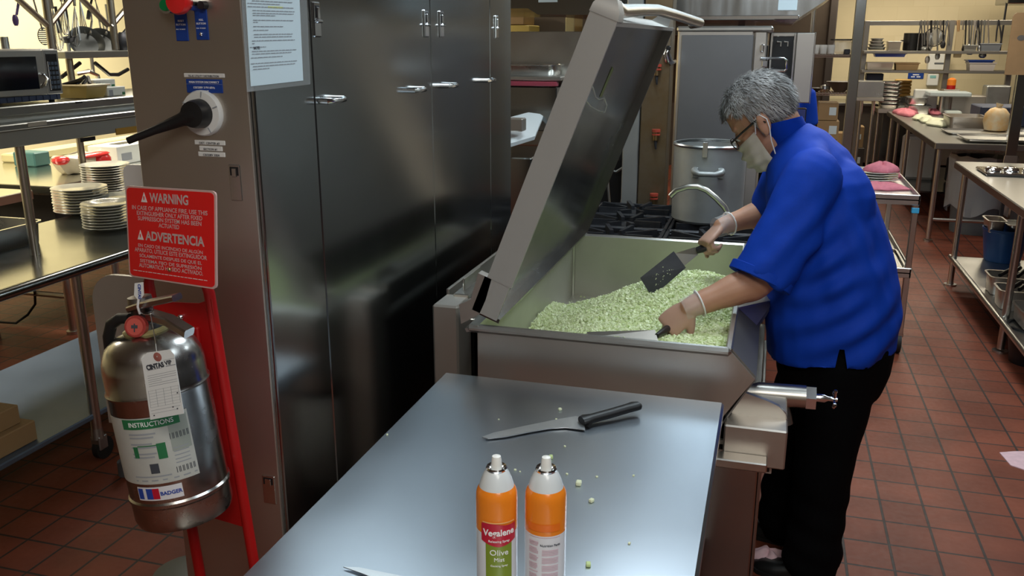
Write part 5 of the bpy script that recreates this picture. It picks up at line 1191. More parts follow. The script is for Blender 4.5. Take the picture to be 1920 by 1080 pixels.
tag(MB().lathe([(.05, .004), (.12, .09), (.13, .10), (.001, .10)], 18, Matrix.Translation((.60, 9.2, SHZ[1]))).build('dark_bowl', mat('brown_bowl', (.10, .07, .05), .4)), 'dark brown bowl on the lower wire shelf beside the post', 'bowl')
for i, (x0, x1, z0, z1, lab, y0) in enumerate(((.42, .60, 1.0, 1.165, 'upper brown carton below the wire shelves', 9.1), (.42, .62, .82, .995, 'lower brown carton below the wire shelves', 9.08), (.24, .39, .82, 1.05, 'brown carton with a white label left of the stacked cartons', 9.1), (.42, .62, .64, .815, 'brown carton at the bottom of the wire shelving stack', 9.08))):
    t = thing('cardboard_carton', lab, 'box', (x0, y0, z0), group='cartons below the wire shelves', w=True)
    MB().box(x0, x1, y0, 9.4, z0, z1, .003).build('carton', CARD, t); MB().box(lerp(x0, x1, .55), lerp(x0, x1, .9), y0-.002, y0, lerp(z0, z1, .3), lerp(z0, z1, .75), 0).build('carton_label', PAPER, t)
tag(MB().box(.2, .66, 9.06, 9.45, .12, .638, .01).build('storage_crate', mat('brown_crate', (.12, .075, .04), .6)), 'brown storage crate at the bottom of the wire shelving', 'crate')
# dark doorway / storeroom wall beyond
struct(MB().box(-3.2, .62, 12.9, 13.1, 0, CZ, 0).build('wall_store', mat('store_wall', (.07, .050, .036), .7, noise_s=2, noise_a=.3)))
struct(MB().box(.62, .72, 12.86, 13.1, 0, CZ, .01).build('trim_1', mat('dark_trim', (.05, .04, .035), .5)))
# storage behind the hood gap
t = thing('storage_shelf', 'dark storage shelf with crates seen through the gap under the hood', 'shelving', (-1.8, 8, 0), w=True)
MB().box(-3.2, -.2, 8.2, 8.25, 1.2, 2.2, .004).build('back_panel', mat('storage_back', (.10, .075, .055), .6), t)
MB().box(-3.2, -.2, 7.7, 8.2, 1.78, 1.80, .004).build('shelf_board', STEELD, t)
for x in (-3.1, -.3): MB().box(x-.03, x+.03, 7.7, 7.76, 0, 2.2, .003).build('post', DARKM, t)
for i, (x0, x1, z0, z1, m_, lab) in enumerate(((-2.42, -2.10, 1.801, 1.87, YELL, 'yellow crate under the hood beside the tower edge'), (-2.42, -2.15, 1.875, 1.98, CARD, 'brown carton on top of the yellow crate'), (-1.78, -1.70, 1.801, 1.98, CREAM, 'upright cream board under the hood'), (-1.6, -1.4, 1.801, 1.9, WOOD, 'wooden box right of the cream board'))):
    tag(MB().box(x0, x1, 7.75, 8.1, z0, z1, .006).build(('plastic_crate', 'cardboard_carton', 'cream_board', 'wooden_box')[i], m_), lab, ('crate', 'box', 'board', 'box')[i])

# ------------------------------------------------------------------ far utensil rack and wall items
YR = 12.3
t = thing('utensil_rack', 'open steel utensil rack with two shelves and a hanging rail at the far wall', 'rack', (1.9, YR, 0), w=True)
def R_(px, py, y=YR): return aY(px, py, y)
xl, xr = R_(1626, 45).x, R_(1905, 45).x
zr = R_(1750, 43).z; z1s = R_(1700, 97).z; z2s = R_(1700, 133).z
RS = mat('rack_far', (.27, .255, .235), .42, .9)
MB().box(xl, xr, YR-.012, YR+.012, zr-.028, zr+.028, .003).build('hanging_rail', RS, t)
MB().box(xl-.02, xr, YR-.15, YR+.3, z1s-.022, z1s+.012, .003).build('upper_shelf', RS, t)
MB().box(xl-.02, xr, YR-.15, YR+.3, z2s-.02, z2s+.012, .003).build('lower_shelf', RS, t)
for x in (xl, R_(1783, 60).x, xr): MB().box(x-.03, x+.03, YR-.03, YR+.03, 0, zr+.03, .003).build('upright', RS, t)
# blue trays, tubs and pots on its shelves
for i, (x0, y0, x1, y1, m_, nm, lab, cat) in enumerate(((1631, 72, 1660, 94, DULL, 'insert_stack', 'stack of dull steel insert pans at the left of the upper rack shelf', 'pans'), (1666, 78, 1688, 94, STEELW, 'small_box', 'square tan steel tub on the upper rack shelf', 'tub'), (1640, 100, 1698, 107, BLUEP, 'blue_tray', 'flat blue tray hanging just below the upper rack shelf', 'tray'), (1626, 117, 1674, 131, STEELW, 'grey_tub', 'wide grey tub on the lower rack shelf, left', 'tub'), (1680, 118, 1722, 131, CARD, 'red_brown_box', 'red brown open carton on the lower rack shelf', 'box'), (1808, 85, 1830, 96, DULL, 'steel_tub', 'steel tub on the upper rack shelf behind hanging tools', 'tub'), (1840, 82, 1875, 97, mat('grey_blue', (.22, .24, .28), .5), 'grey_box', 'grey blue box at the right of the upper rack shelf', 'box'), (1818, 118, 1865, 131, mat('pinkish_bowls', (.55, .50, .48), .4), 'bowl_row', 'row of pale bowls on the lower rack shelf, right', 'bowls'), (1816, 113, 1862, 119, BLUEP, 'blue_strip_tray', 'bright blue edged tray above the row of pale bowls', 'tray'))):
    a, b = R_(x0, y0, YR-.1), R_(x1, y1, YR-.1)
    if nm == 'insert_stack':
        for k in range(4):
            zz = lerp(b.z, a.z, k/4); hotel_pan('insert_pan', 'dull insert pan in the left rack stack, %s' % ('lowest', 'second up', 'third up', 'topmost')[k], a.x+.01*k, b.x-.012*k, YR-.1, YR+.1, zz+.003, (a.z-b.z)/4*.95, DULL, group='insert pans on the rack shelf', rim=.01)
    else:
        t_ = thing(nm, lab, cat, ((a.x+b.x)/2, YR, b.z), w=True)
        zb_ = (z1s+.013) if (nm in ('small_box', 'steel_tub', 'grey_box')) else (z2s+.013 if nm in ('grey_tub', 'red_brown_box', 'bowl_row') else b.z)
        MB().loft([[V((lerp(a.x, b.x, .5)+sx*(b.x-a.x)*.46, YR+sy*.1, zb_)) for sx, sy in ((-1, -1), (1, -1), (1, 1), (-1, 1))], [V((lerp(a.x, b.x, .5)+sx*(b.x-a.x)*.5, YR+sy*.12, a.z)) for sx, sy in ((-1, -1), (1, -1), (1, 1), (-1, 1))]]).build('tub_body', m_, t_)
        MB().box(a.x-.01, b.x+.01, YR-.13, YR+.13, a.z-.008, a.z+.004, .002).build('tub_rim', m_, t_)
for i, (px0, px1, lab) in enumerate(((1698, 1722, 'black pot on the upper rack shelf, left of two'), (1722, 1746, 'black pot on the upper rack shelf, right of two'))):
    a, b = R_(px0, 62), R_(px1, 94); r = abs(b.x-a.x)*.55; c = V(((a.x+b.x)/2, YR+.06, z1s+.013))
    t_ = thing('black_pot', lab, 'pot', tuple(c), group='black pots on the rack shelf', w=True)
    MB().lathe([(r*.9, 0), (r, .01), (r*1.02, a.z-c.z), (r*.97, a.z-c.z), (r*.9, .02), (.001, .02)], 24, Matrix.Translation(c)).build('pot_body', BLACK, t_)
    MB().tube([c+V((-r*1.0, -.05, .12)), c+V((-r*1.2, -.05, .12)), c+V((-r*1.2, .05, .12)), c+V((-r*1.0, .05, .12))], .008, 8).build('handle', BLACK, t_)
# hanging utensils on the rail
R = random.Random(21); UY = YR-.04
specs = [(1727, 100, 'tongs'), (1733, 92, 'ladle'), (1739, 112, 'spoon'), (1746, 96, 'masher'), (1753, 80, 'strainer'), (1757, 105, 'spoon'), (1763, 86, 'whisk'), (1769, 84, 'spoon'), (1776, 84, 'fork'), (1797, 108, 'paddle'), (1806, 88, 'spoon'), (1811, 92, 'ladle'), (1817, 90, 'spoon'), (1822, 98, 'ladle'), (1828, 88, 'fork'), (1834, 95, 'tongs'), (1840, 90, 'spoon'), (1846, 104, 'ladle'), (1852, 92, 'spoon'), (1872, 78, 'tongs')]
for i, (px, py, kind) in enumerate(specs):
    a, b = R_(px, 42, UY), R_(px-1+R.uniform(-3, 3), py, UY); a.z = zr+.03
    t_ = thing(kind, '', kind if kind != 'paddle' else 'paddle', tuple(a), group='utensils on the far rail', w=True)
    t_['label'] = '%s hanging from the far utensil rail, %s from the left' % ({'paddle': 'pale wooden paddle', 'strainer': 'round wire strainer'}.get(kind, 'steel ' + kind), ('first', 'second', 'third', 'fourth', 'fifth', 'sixth', 'seventh', 'eighth', 'ninth', 'tenth', 'eleventh', 'twelfth', 'thirteenth', 'fourteenth', 'fifteenth', 'sixteenth', 'seventeenth', 'eighteenth', 'nineteenth', 'last')[i])
    m_ = [TIN, DULL, STEELW, DARKM][i % 4]
    if kind == 'paddle':
        MB().tube([a, lerp(a, b, .3)], .018, 8).build('handle', WOOD, t_); MB().box(b.x-.045, b.x+.045, UY-.012, UY+.012, b.z, a.z-(a.z-b.z)*.25, .008).build('blade', mat('pale_wood', (.62, .50, .30), .6), t_)
    elif kind == 'strainer':
        MB().tube([a, lerp(a, b, .4)], .008, 8).build('handle', TIN, t_); c = lerp(a, b, .75)
        MB().tube([c+V((.11*cos(k*pi/12), 0, .11*sin(k*pi/12))) for k in range(24)], .006, 6, True).build('hoop', DARKM, t_)
        MB().sph(c+V((0, .02, 0)), (.105, .03, .105), 14).build('mesh_bowl', mat('mesh', (.4, .4, .38), .5, alpha=.55), t_)
    elif kind in ('tongs', 'fork'):
        d = (b-a).length
        MB().tube([a, lerp(a, b, .5)+V((-.02, 0, 0)), b+V((-.03, 0, 0))], .009, 6).build('arm', m_, t_); MB().tube([a, lerp(a, b, .5)+V((.02, 0, 0)), b+V((.03, 0, 0))], .009, 6).build('arm', m_, t_)
    elif kind in ('whisk', 'masher'):
        MB().tube([a, lerp(a, b, .4)], .012, 8).build('handle', m_, t_); m = MB()
        for k in range(4):
            s_ = V((cos(k*pi/4), sin(k*pi/4), 0))*.03; m.tube([lerp(a, b, .4), lerp(a, b, .8)+s_, b, lerp(a, b, .8)-s_, lerp(a, b, .4)], .003, 5)
        m.build('wires', TIN, t_)
    else:
        MB().tube([a, lerp(a, b, .85)], .009, 8).build('handle', m_, t_); MB().sph(b, (.03 if kind == 'spoon' else .045, .012 if kind == 'spoon' else .04, .05 if kind == 'spoon' else .035), 12).build('bowl', m_, t_)
# items under the rack, beyond the table end
YB = 11.95
def B_(px, py, y=YB): return aY(px, py, y)
t = thing('steel_cabinet_box', 'square bright steel box on a stand at the far end of the aisle', 'appliance', (1.0, 11.6, 0), w=True)
a, b = B_(1609, 153, 11.4), B_(1655, 190, 11.4)
MB().box(a.x, b.x, 11.4, 11.8, b.z+.04, a.z, .006).build('box_body', TIN, t); MB().box(a.x-.01, b.x+.01, 11.38, 11.82, b.z, b.z+.04, .004).build('box_base', STEELW, t)
for x in (a.x+.08, b.x-.08): MB().cyl((x, 11.6, 0), (x, 11.6, b.z), .02).build('stand_leg', STEEL, t)
t = thing('side_stand', 'low steel stand carrying the stack of pans at the far end', 'stand', (1.4, 12.3, 0), w=True)
a, b = B_(1645, 201, 12.25), B_(1690, 212, 12.25); SZ = B_(1660, 203, 12.25).z
MB().box(a.x, b.x+.15, 12.15, 12.55, b.z, SZ, .004).build('stand_top', STEELW, t)
for x in (a.x+.04, b.x): MB().cyl((x, 12.4, 0), (x, 12.4, b.z), .02).build('leg', STEEL, t)
a, b = B_(1651, 153, 12.2), B_(1686, 202, 12.2)
for k in range(7):
    zz = lerp(SZ, a.z, k/7)
    hotel_pan('steam_pan', 'shiny steel pan in the tall stack at the far end, %s' % ('lowest', 'second up', 'third up', 'fourth up', 'fifth up', 'sixth up', 'topmost')[k], a.x+.02-.004*k, b.x-.0, 12.2, 12.45, zz+.001, (a.z-SZ)/7*.96, TIN, group='tall stack of steel pans', rim=.012, inset=.014)
a, b = B_(1688, 151, 12.3), B_(1713, 184, 12.3)
for k in range(5):
    zz = lerp(b.z, a.z, k/5)
    tag(MB().box(a.x, b.x, 12.6, 12.85, zz, zz+(a.z-b.z)/5-.004, .008).build('amber_tray', AMBER), 'amber brown tray in the stack right of the steel pans, %s' % ('lowest', 'second up', 'middle', 'fourth up', 'topmost')[k], 'tray', 'amber trays')
tag(MB().box(B_(1688, 0, 12.3).x-.02, B_(1713, 0, 12.3).x+.3, 12.57, 12.9, .0, b.z-.002, .005).build('tray_cabinet', STEELD), 'dark steel cabinet under the amber trays', 'cabinet')
a, b = B_(1625, 137, 12.4), B_(1655, 151, 12.4); tag(MB().box(a.x, b.x, 12.35, 12.6, b.z, a.z-.005, .006).build('navy_tub', mat('navy_crate', (.02, .03, .07), .5)), 'dark navy tub hung under the lower rack shelf', 'tub')
a, b = B_(1718, 169, 11.7), B_(1800, 178, 11.7)
t = thing('tilted_tray', 'pale blue tray resting on the steel stand behind the long table', 'tray', ((a.x+b.x)/2, 11.7, b.z), w=True)
MB().box(B_(1735, 170).x, B_(1812, 170).x, 11.6, 11.95, B_(1760, 178).z, B_(1760, 170).z, .01).build('tray_body', mat('pale_blue_tray', (.42, .48, .50), .35), t)
q = B_(1768, 180, 11.75); MB().cyl((q.x, 11.75, ZT), (q.x, 11.75, q.z), .03).build('stand_post', STEEL, t)
for i, (x0, y0, x1, y1, m_, lab) in enumerate(((1782, 178, 1844, 198, STEELW, 'grey steel cover at the rear of the long prep table'), (1717, 168, 1760, 185, WHITE, 'white carton behind the steel pans on the long table'), (1848, 160, 1890, 182, DULL, 'dull steel container near the right rack upright'))):
    a, b = B_(x0, y0, 11.9), B_(x1, y1, 11.9); tag(MB().box(a.x, b.x, (11.8, 11.97, 11.8)[i], (12.05, 12.07, 12.05)[i], ZT, a.z, .012).build(('steel_cover', 'white_carton', 'steel_container')[i], m_), lab, ('cover', 'box', 'container')[i])
a = B_(1780, 155, 12.2); t = thing('orange_bottle', 'orange squeeze bottle with a red base under the rack', 'bottle', (a.x, 12.2, ZT), w=True)
z_a, z_b = B_(1780, 145, 12.2).z, B_(1780, 166, 12.2).z
MB().cyl((a.x, 12.05, z_b), (a.x, 12.05, lerp(z_b, z_a, .35)), .05).build('red_base', REDP, t); MB().lathe([(.05, 0), (.05, (z_a-z_b)*.5), (.02, (z_a-z_b)*.65)], 16, Matrix.Translation((a.x, 12.05, lerp(z_b, z_a, .35)))).build('bottle_body', mat('bright_orange', (.8, .22, .02), .4), t)
MB().box(a.x-.09, a.x+.09, 11.95, 12.15, ZT, z_b, .005).build('bottle_stand', STEELW, t)
# wall-mounted
def wallbox(px0, py0, px1, py1, d, m_, nm, par):
    a, b = aY(px0, py0, Y1), aY(px1, py1, Y1); return MB().box(a.x, b.x, Y1-d, Y1-.001, b.z, a.z, .01).build(nm, m_, par), a, b
t = thing('soap_dispenser', 'white wall soap dispenser right of the blue wall sign', 'dispenser', tuple(aY(1746, 150, Y1)), w=True)
wallbox(1738, 138, 1756, 160, .12, WHITE, 'dispenser_body', t); wallbox(1741, 140, 1753, 147, .125, mat('aqua_window', (.25, .5, .5), .2), 'dispenser_window', t)
t = thing('towel_dispenser', 'white paper towel dispenser on the far wall behind the rack', 'dispenser', tuple(aY(1755, 118, Y1)), w=True)
wallbox(1740, 101, 1770, 131, .16, WHITE, 'dispenser_body', t); wallbox(1748, 116, 1768, 121, .165, GREYP, 'towel_slot', t)
t = thing('wall_sign', 'small blue sign with white lettering on the far cream wall', 'sign', tuple(aY(1716, 142, Y1)), w=True)
sgn_, a, b = wallbox(1703, 136, 1731, 148, .012, BLUEP, 'sign_plate', t)
m = MB()
for u0, u1, v0 in ((.3, .7, .58), (.2, .45, .25), (.55, .8, .25)): m.box(lerp(a.x, b.x, u0), lerp(a.x, b.x, u1), Y1-.014, Y1-.012, lerp(b.z, a.z, v0), lerp(b.z, a.z, v0+.16), 0)
m.build('print', WHT, t)
# grey duct at the top right
t = thing('ceiling_unit', 'dark grey unit hanging at the top right near the far wall', 'fixture', (3, 13, 2), w=True)
a = aY(1882, 8, 12.8); MB().box(a.x, a.x+1.4, 12.6, 13.3, a.z, a.z+.4, .01).build('unit_body', STEELD, t)
for dx in (.01, .30): MB().cyl((a.x+dx, 12.7, z1s), (a.x+dx, 12.7, a.z+.02), .012).build('drop_rod', DARKM, t)
MB().cyl((a.x+.5, 12.9, a.z+.4), (a.x+.5, 12.9, CZ), .03).build('hanger_rod', DARKM, t)
# low dark storage along the far wall, behind the tables
t = thing('storage_counter', 'low dark storage counter along the far cream wall', 'counter', (2.6, 13.7, 0), w=True)
MB().box(.75, 4.9, 13.3, 14.15, .08, .86, .006).build('counter_body', mat('dark_counter', (.07, .055, .045), .5, noise_s=3, noise_a=.4), t)
MB().box(.74, 4.9, 13.26, 14.16, .86, .90, .004).build('counter_top', STEELD, t)
for i, (x0, x1, y0, z0, z1, m_, lab) in enumerate(((.86, 1.02, 12.9, .0, .52, CARD, 'tall tan carton on the floor beyond the steel box stand'), (1.06, 1.22, 12.75, .0, .34, mat('dark_carton', (.05, .04, .035), .6), 'dark carton on the floor right of the tall tan carton'), (1.06, 1.20, 12.8, .342, .62, CARD, 'tan carton stacked on the dark carton'))):
    t = thing('cardboard_carton', lab, 'box', (x0, y0, z0), group='cartons on the floor at the far end', w=True)
    MB().box(x0, x1, y0, y0+.3, z0, z1, .004).build('carton', m_, t); MB().box(lerp(x0, x1, .3), lerp(x0, x1, .75), y0-.002, y0, lerp(z0, z1, .4), lerp(z0, z1, .65), 0).build('carton_label', PAPER, t)
# ------------------------------------------------------------------ people
SKIN = mat('skin', (.52, .27, .17), .48, noise_s=30, noise_a=.08, bump=.1)
SKIN.node_tree.nodes['Principled BSDF'].inputs['Subsurface Weight'].default_value = .12
SKIN.node_tree.nodes['Principled BSDF'].inputs['Subsurface Radius'].default_value = (.02, .008, .004)
SHIRT = mat('blue_shirt', (.004, .048, .43), .7, spec=.2, noise_s=260, noise_a=.12, bump=.08)
TROUS = mat('black_trousers', (.0028, .0028, .0034), .85, spec=.08, noise_s=120, noise_a=.3, bump=.1)
SHOE = mat('black_shoe', (.010, .010, .010), .4)
HAIR = mat('grey_hair', (.42, .41, .40), .55, noise_s=38, col2=(.10, .10, .10), bump=.5, streak=(1, 1, .6))
STRND = mat('grey_hair_strand', (.56, .55, .54), .5, noise_s=16, col2=(.07, .07, .07))
MASK = mat('mask_cloth', (.55, .50, .42), .8, noise_s=90, noise_a=.06)
GLOVE = mat('vinyl_glove', (.80, .78, .76), .22, alpha=.13)
GCUFF = mat('glove_cuff', (.85, .86, .88), .25, alpha=.2)

def ell(c, f, l, a, b, n=28, sq=2.3, u=None):
    pts = []
    for k in range(n):
        t_ = 2*pi*k/n; ca, sa = cos(t_), sin(t_)
        x = math.copysign(abs(ca)**(2/sq), ca); y = math.copysign(abs(sa)**(2/sq), sa)
        pts.append(c + f*(a*x) + l*(b*y))
    return pts
def spline(P, R, n=6):
    P = [V(p) for p in P]; out = []; ro = []
    for i in range(len(P)-1):
        p0 = P[max(0, i-1)]; p1 = P[i]; p2 = P[i+1]; p3 = P[min(len(P)-1, i+2)]
        for k in range(n):
            t = k/n
            out.append(.5*((2*p1)+(p2-p0)*t+(2*p0-5*p1+4*p2-p3)*t*t+(3*p1-p0-3*p2+p3)*t**3)); ro.append(lerp(R[i], R[i+1], t*t*(3-2*t)))
    out.append(P[-1]); ro.append(R[-1]); return out, ro
def limb(mb, P, R, n=18, sub=6):
    p, r = spline(P, R, sub); mb.tube(p, r, n); mb.sph(p[0], r[0]*.98, 14); mb.sph(p[-1], r[-1]*.98, 14)
def hand(mb, wrist, d, n_, side, curl=(40, 45, 30), spread=4, thumb=(35, 30), grow=0.0, sc=1.0):
    "d: toward the knuckles, n_: out of the palm, side: +1 thumb on the left of d seen with the palm away"
    d = V(d).normalized(); n_ = V(n_); n_ = (n_ - d*n_.dot(d)).normalized(); s_ = d.cross(n_)*side
    W0 = V(wrist); kn = []
    # palm
    rings = []
    for a, w, h in ((-.03, .027, .021), (.0, .028, .019), (.03, .038, .017), (.06, .042, .0155), (.083, .041, .0135), (.092, .038, .010)):
        rings.append(mb.ring(W0 + d*a*sc, s_, n_, (w+grow)*sc, (h+grow)*sc, 18))
    mb.loft(rings)
    for i, (off, L_, r) in enumerate(((.030, .082, .0092), (.0105, .090, .0096), (-.0095, .084, .0092), (-.028, .066, .0082))):
        b = W0 + d*(.078-.004*abs(i-1))*sc + s_*off*sc
        pts = [b - d*.012*sc, b]; ang = 0; cur = b; q = i*4
        dd = d
        for k, fr in enumerate((.46, .30, .24)):
            ang += curl[k] + q*.6*(k == 0)
            dirv = (d*cos(radians(ang)) + n_*sin(radians(ang)) + s_*radians(spread)*(1.5-i)*.5*(1 if k == 0 else .3)).normalized()
            mid = cur + dirv*L_*fr*.5*sc; cur = cur + dirv*L_*fr*sc; pts += [mid, cur]
        R_l = [r*.98, r*1.08, r, r*1.03, r*.94, r*.96, r*.86, r*.72]
        mb.tube(pts, [(x+grow)*sc for x in R_l], 10); mb.sph(pts[-1], (r*.72+grow)*sc, 10)
        kn.append(b)
    b = W0 + d*.018*sc + s_*.026*sc + n_*.006*sc
    t1 = (d*.62 + s_*.62 + n_*.35).normalized(); t2 = (d*.8 + s_*.1 + n_*(.4+thumb[0]*.01)).normalized(); t3 = (d*.75 - s_*.25 + n_*(.4+thumb[1]*.012)).normalized()
    p = [b - t1*.01, b + t1*.022*sc, b + t1*.045*sc, b + t1*.045*sc + t2*.03*sc, b + t1*.045*sc + t2*.03*sc + t3*.028*sc]
    mb.tube(p, [(x+grow)*sc for x in (.015, .0145, .0115, .0108, .008)], 12); mb.sph(p[-1], (.0082+grow)*sc, 10)
    return W0 + d*.075*sc + n_*.025*sc
def head_matrix(c, fwd, up):
    f = V(fwd).normalized(); u = V(up); u = (u - f*u.dot(f)).normalized(); l = u.cross(f)
    m = Matrix((f, l, u)).transposed().to_4x4(); m.translation = V(c); return m
def head_shape(mb, M_):
    o = mb.t; mb.t = M_
    mb.sph((-.008, 0, .035), (.097, .078, .088), 24)            # cranium
    mb.sph((.028, 0, -.035), (.066, .062, .075), 20)            # face
    mb.sph((.030, 0, -.082), (.052, .046, .036), 18)            # jaw
    mb.sph((.062, 0, -.100), (.022, .024, .018), 14)            # chin
    mb.sph((.066, 0, .022), (.024, .054, .016), 14)             # brow
    mb.loft([mb.ring(V((.080, 0, .012)), V((1, 0, 0)), V((0, 1, 0)), .010, .008, 12), mb.ring(V((.092, 0, -.012)), V((1, 0, 0)), V((0, 1, 0)), .013, .012, 12), mb.ring(V((.098, 0, -.034)), V((1, 0, 0)), V((0, 1, 0)), .016, .017, 12), mb.ring(V((.088, 0, -.044)), V((1, 0, 0)), V((0, 1, 0)), .010, .012, 12)])
    for s_ in (-1, 1):
        mb.sph((.055, s_*.036, -.022), (.022, .022, .018), 12)  # cheeks
        e = Matrix.Rotation(s_*.35, 3, 'Z') @ Matrix.Rotation(-.2, 3, 'Y')
        mb.sph((-.012, s_*.079, -.012), (.019, .008, .031), 14, e)
        mb.sph((-.016, s_*.083, .004), (.016, .007, .016), 12, e)
        mb.sph((-.004, s_*.078, -.036), (.009, .007, .011), 10, e)
        mb.sph((.074, s_*.032, -.004), (.013, .015, .010), 10)  # eyelids
    mb.tube([(.080, -.02, -.068), (.088, 0, -.066), (.080, .02, -.068)], .0075, 8)  # lips
    mb.t = o
def hair_shape(M_, parent, seed, n=5200):
    m = MB(M_); nu, nv = 40, 28; keep = {}
    def hp(th, ph, r=1.0):
        return V((-.008+.1045*r*sin(th)*cos(ph), .0845*r*sin(th)*sin(ph), .036+.0945*r*cos(th)))
    def allowed(p):
        x, y, z = p
        if x > .045: return z > .062 - .25*(x-.075)
        if x > .012: return z > .045
        if x > -.03: return z > .022 - (.05 if x > .002 and x < .012 else 0)
        return z > -.070
    vs = {}; fs = []; P_ = []
    for i in range(nu+1):
        th = 2.55*i/nu
        for j in range(nv*2):
            ph = 2*pi*j/(nv*2); vs[i, j] = len(P_); p = hp(th, ph); 
            if p.z < -.01 and p.x < -.02: p.x *= 1 - .9*(-.01-p.z); p.y *= 1 - 1.6*(-.01-p.z)
            P_.append(p)
    for i in range(nu):
        for j in range(nv*2):
            q = (vs[i, j], vs[i+1, j], vs[i+1, (j+1) % (nv*2)], vs[i, (j+1) % (nv*2)])
            c = sum((P_[k] for k in q), V())/4
            if allowed(c): fs.append(q)
    m.add(P_, fs); ho = m.build('hair', HAIR, parent, 180)
    R = random.Random(seed); s = MB(M_); c = 0
    while c < n:
        th = math.acos(1 - R.random()*1.78); ph = R.uniform(0, 2*pi); p = hp(th, ph, .995)
        if not allowed(p): continue
        c += 1
        if p.z < -.01 and p.x < -.02: p.x *= 1 - .9*(-.01-p.z); p.y *= 1 - 1.6*(-.01-p.z)
        nr = V((p.x/.011, p.y/.007, (p.z-.036)/.009)).normalized()
        fl = V((-.35, 0, -1)) if p.x < .04 else V((.5, .6*math.copysign(1, p.y+.01), -.3))
        fl = (fl - nr*fl.dot(nr)); fl = (fl.normalized() if fl.length > .05 else V((0, 1, 0))) + V((R.uniform(-.35, .35), R.uniform(-.35, .35), R.uniform(-.35, .35)))
        L_ = R.uniform(.012, .024); w = nr.cross(fl).normalized()*R.uniform(.0006, .0012)
        a = p; b = p + fl.normalized()*L_*.55 + nr*.0045; e = p + fl.normalized()*L_ + nr*.0055
        s.add([a-w, a+w, b+w*.8, b-w*.8, e], [(0, 1, 2, 3), (3, 2, 4)])
    s.build('hair_strands', STRND, ho, 180, False)
def lining(M_, *pts): return [M_ @ V(p) for p in pts]
def cloth_mesh(name, mb, voxel, m, parent, wr, cut=None, smooth=3, snap=None):
    me = remesh(mb, voxel, smooth)
    me.calc_loop_triangles()
    nr = [V(v.normal) for v in me.vertices]
    for v, n_ in zip(me.vertices, nr):
        p = V(v.co); d = wr(p, n_); v.co = p + n_*d
    if cut:
        import bmesh
        bm = bmesh.new(); bm.from_mesh(me); dl = [f for f in bm.faces if cut(f.calc_center_median(), f.normal)]
        bmesh.ops.delete(bm, geom=dl, context='FACES')
        if snap:
            for v in bm.verts:
                if v.is_boundary: snap(v.co)
        bm.to_mesh(me); bm.free()
    inv = rootinv(parent)
    for v in me.vertices: v.co = inv @ v.co
    return link(name, me, m, parent, 180, False)

# ---- the cook stirring the pan
ck = thing('person', 'grey haired cook in blue short sleeved shirt bending over the braising pan with a spatula', 'person', (.24, 2.86, 0), w=True)
b_ = radians(16); F_ = V((-cos(b_), sin(b_), 0)); L_ = V((-F_.y, F_.x, 0)); UP = V((0, 0, 1))
def TW(deg): c, s = cos(radians(deg)), sin(radians(deg)); f = F_*c + L_*s; return f, V((-f.y, f.x, 0))
# centre, half depth, half width, forward tilt of the ring
SP = [((.245, 2.86, .70), .185, .215, 0), ((.240, 2.86, .80), .195, .225, 0), ((.232, 2.86, .92), .192, .222, .05), ((.215, 2.862, 1.05), .178, .212, .15), ((.185, 2.868, 1.17), .158, .207, .25), ((.150, 2.876, 1.28), .138, .203, .4), ((.115, 2.884, 1.36), .112, .190, .55), ((.080, 2.890, 1.42), .085, .135, .7), ((.055, 2.893, 1.455), .062, .075, .8)]
def torso_rings(g):
    out = []
    for c, a, b, tl in SP:
        f = (F_*cos(tl) - UP*sin(tl)); out.append(ell(V(c), f, L_, a+g, b+g))
    return out
SHL = V((.118, 2.705, 1.352)); SHR = V((.085, 3.06, 1.352))
ELB = V((.002, 2.612, 1.068)); ELR = V((.02, 3.20, 1.17))
WRL = aY(1292, 577, 2.53); WRR = aY(1352, 424, 3.06)
HC = aY(1432, 222, 2.87)
hf = V((-cos(radians(38))*cos(radians(14)), cos(radians(38))*sin(radians(14)), -sin(radians(38)))); hu = V((-sin(radians(38)), .05, cos(radians(38))))
HMX = head_matrix(HC, hf, hu)
HMX = HMX @ Matrix.Scale(1.10, 4)
bd = MB(); bd.loft(torso_rings(-.03)[1:])
head_shape(bd, HMX)
nb = V((.055, 2.893, 1.43))
limb(bd, [nb, lerp(nb, HMX @ V((-.035, 0, -.05)), .55), HMX @ V((-.03, 0, -.03))], [.068, .060, .060])
limb(bd, [SHL, lerp(SHL, ELB, .5)+V((.01, -.01, 0)), ELB, lerp(ELB, WRL, .3), lerp(ELB, WRL, .7), WRL], [.058, .054, .047, .049, .038, .030])
limb(bd, [SHR, lerp(SHR, ELR, .5), ELR, lerp(ELR, WRR, .3), lerp(ELR, WRR, .7), WRR], [.056, .052, .045, .046, .035, .028])
fl_ = (WRL-lerp(ELB, WRL, .5)).normalized(); fr_ = (WRR-ELR).normalized()
HL = dict(wrist=WRL, d=(fl_ + V((-.25, .0, -.75))), n_=V((-.2, .55, -.6)), side=1, curl=(48, 58, 40), thumb=(30, 40))
HR = dict(wrist=WRR, d=(fr_ + V((-.2, -.2, -.75))), n_=V((.45, .1, -.75)), side=-1, curl=(58, 75, 50), thumb=(30, 50))
gripL = hand(bd, **HL); gripR = hand(bd, **HR)
for s_, k in ((-1, (.20, 2.97)), (1, (.26, 2.76))): bd.tube([(k[0], k[1], .85), (k[0], k[1], .45), (k[0], k[1], .08)], [.075, .05, .035], 12)
me = remesh(bd, .0042, 3)
inv = rootinv(ck)
for v in me.vertices: v.co = inv @ v.co
link('body', me, SKIN, ck, 180, False)
hair_shape(HMX, ck, 3)
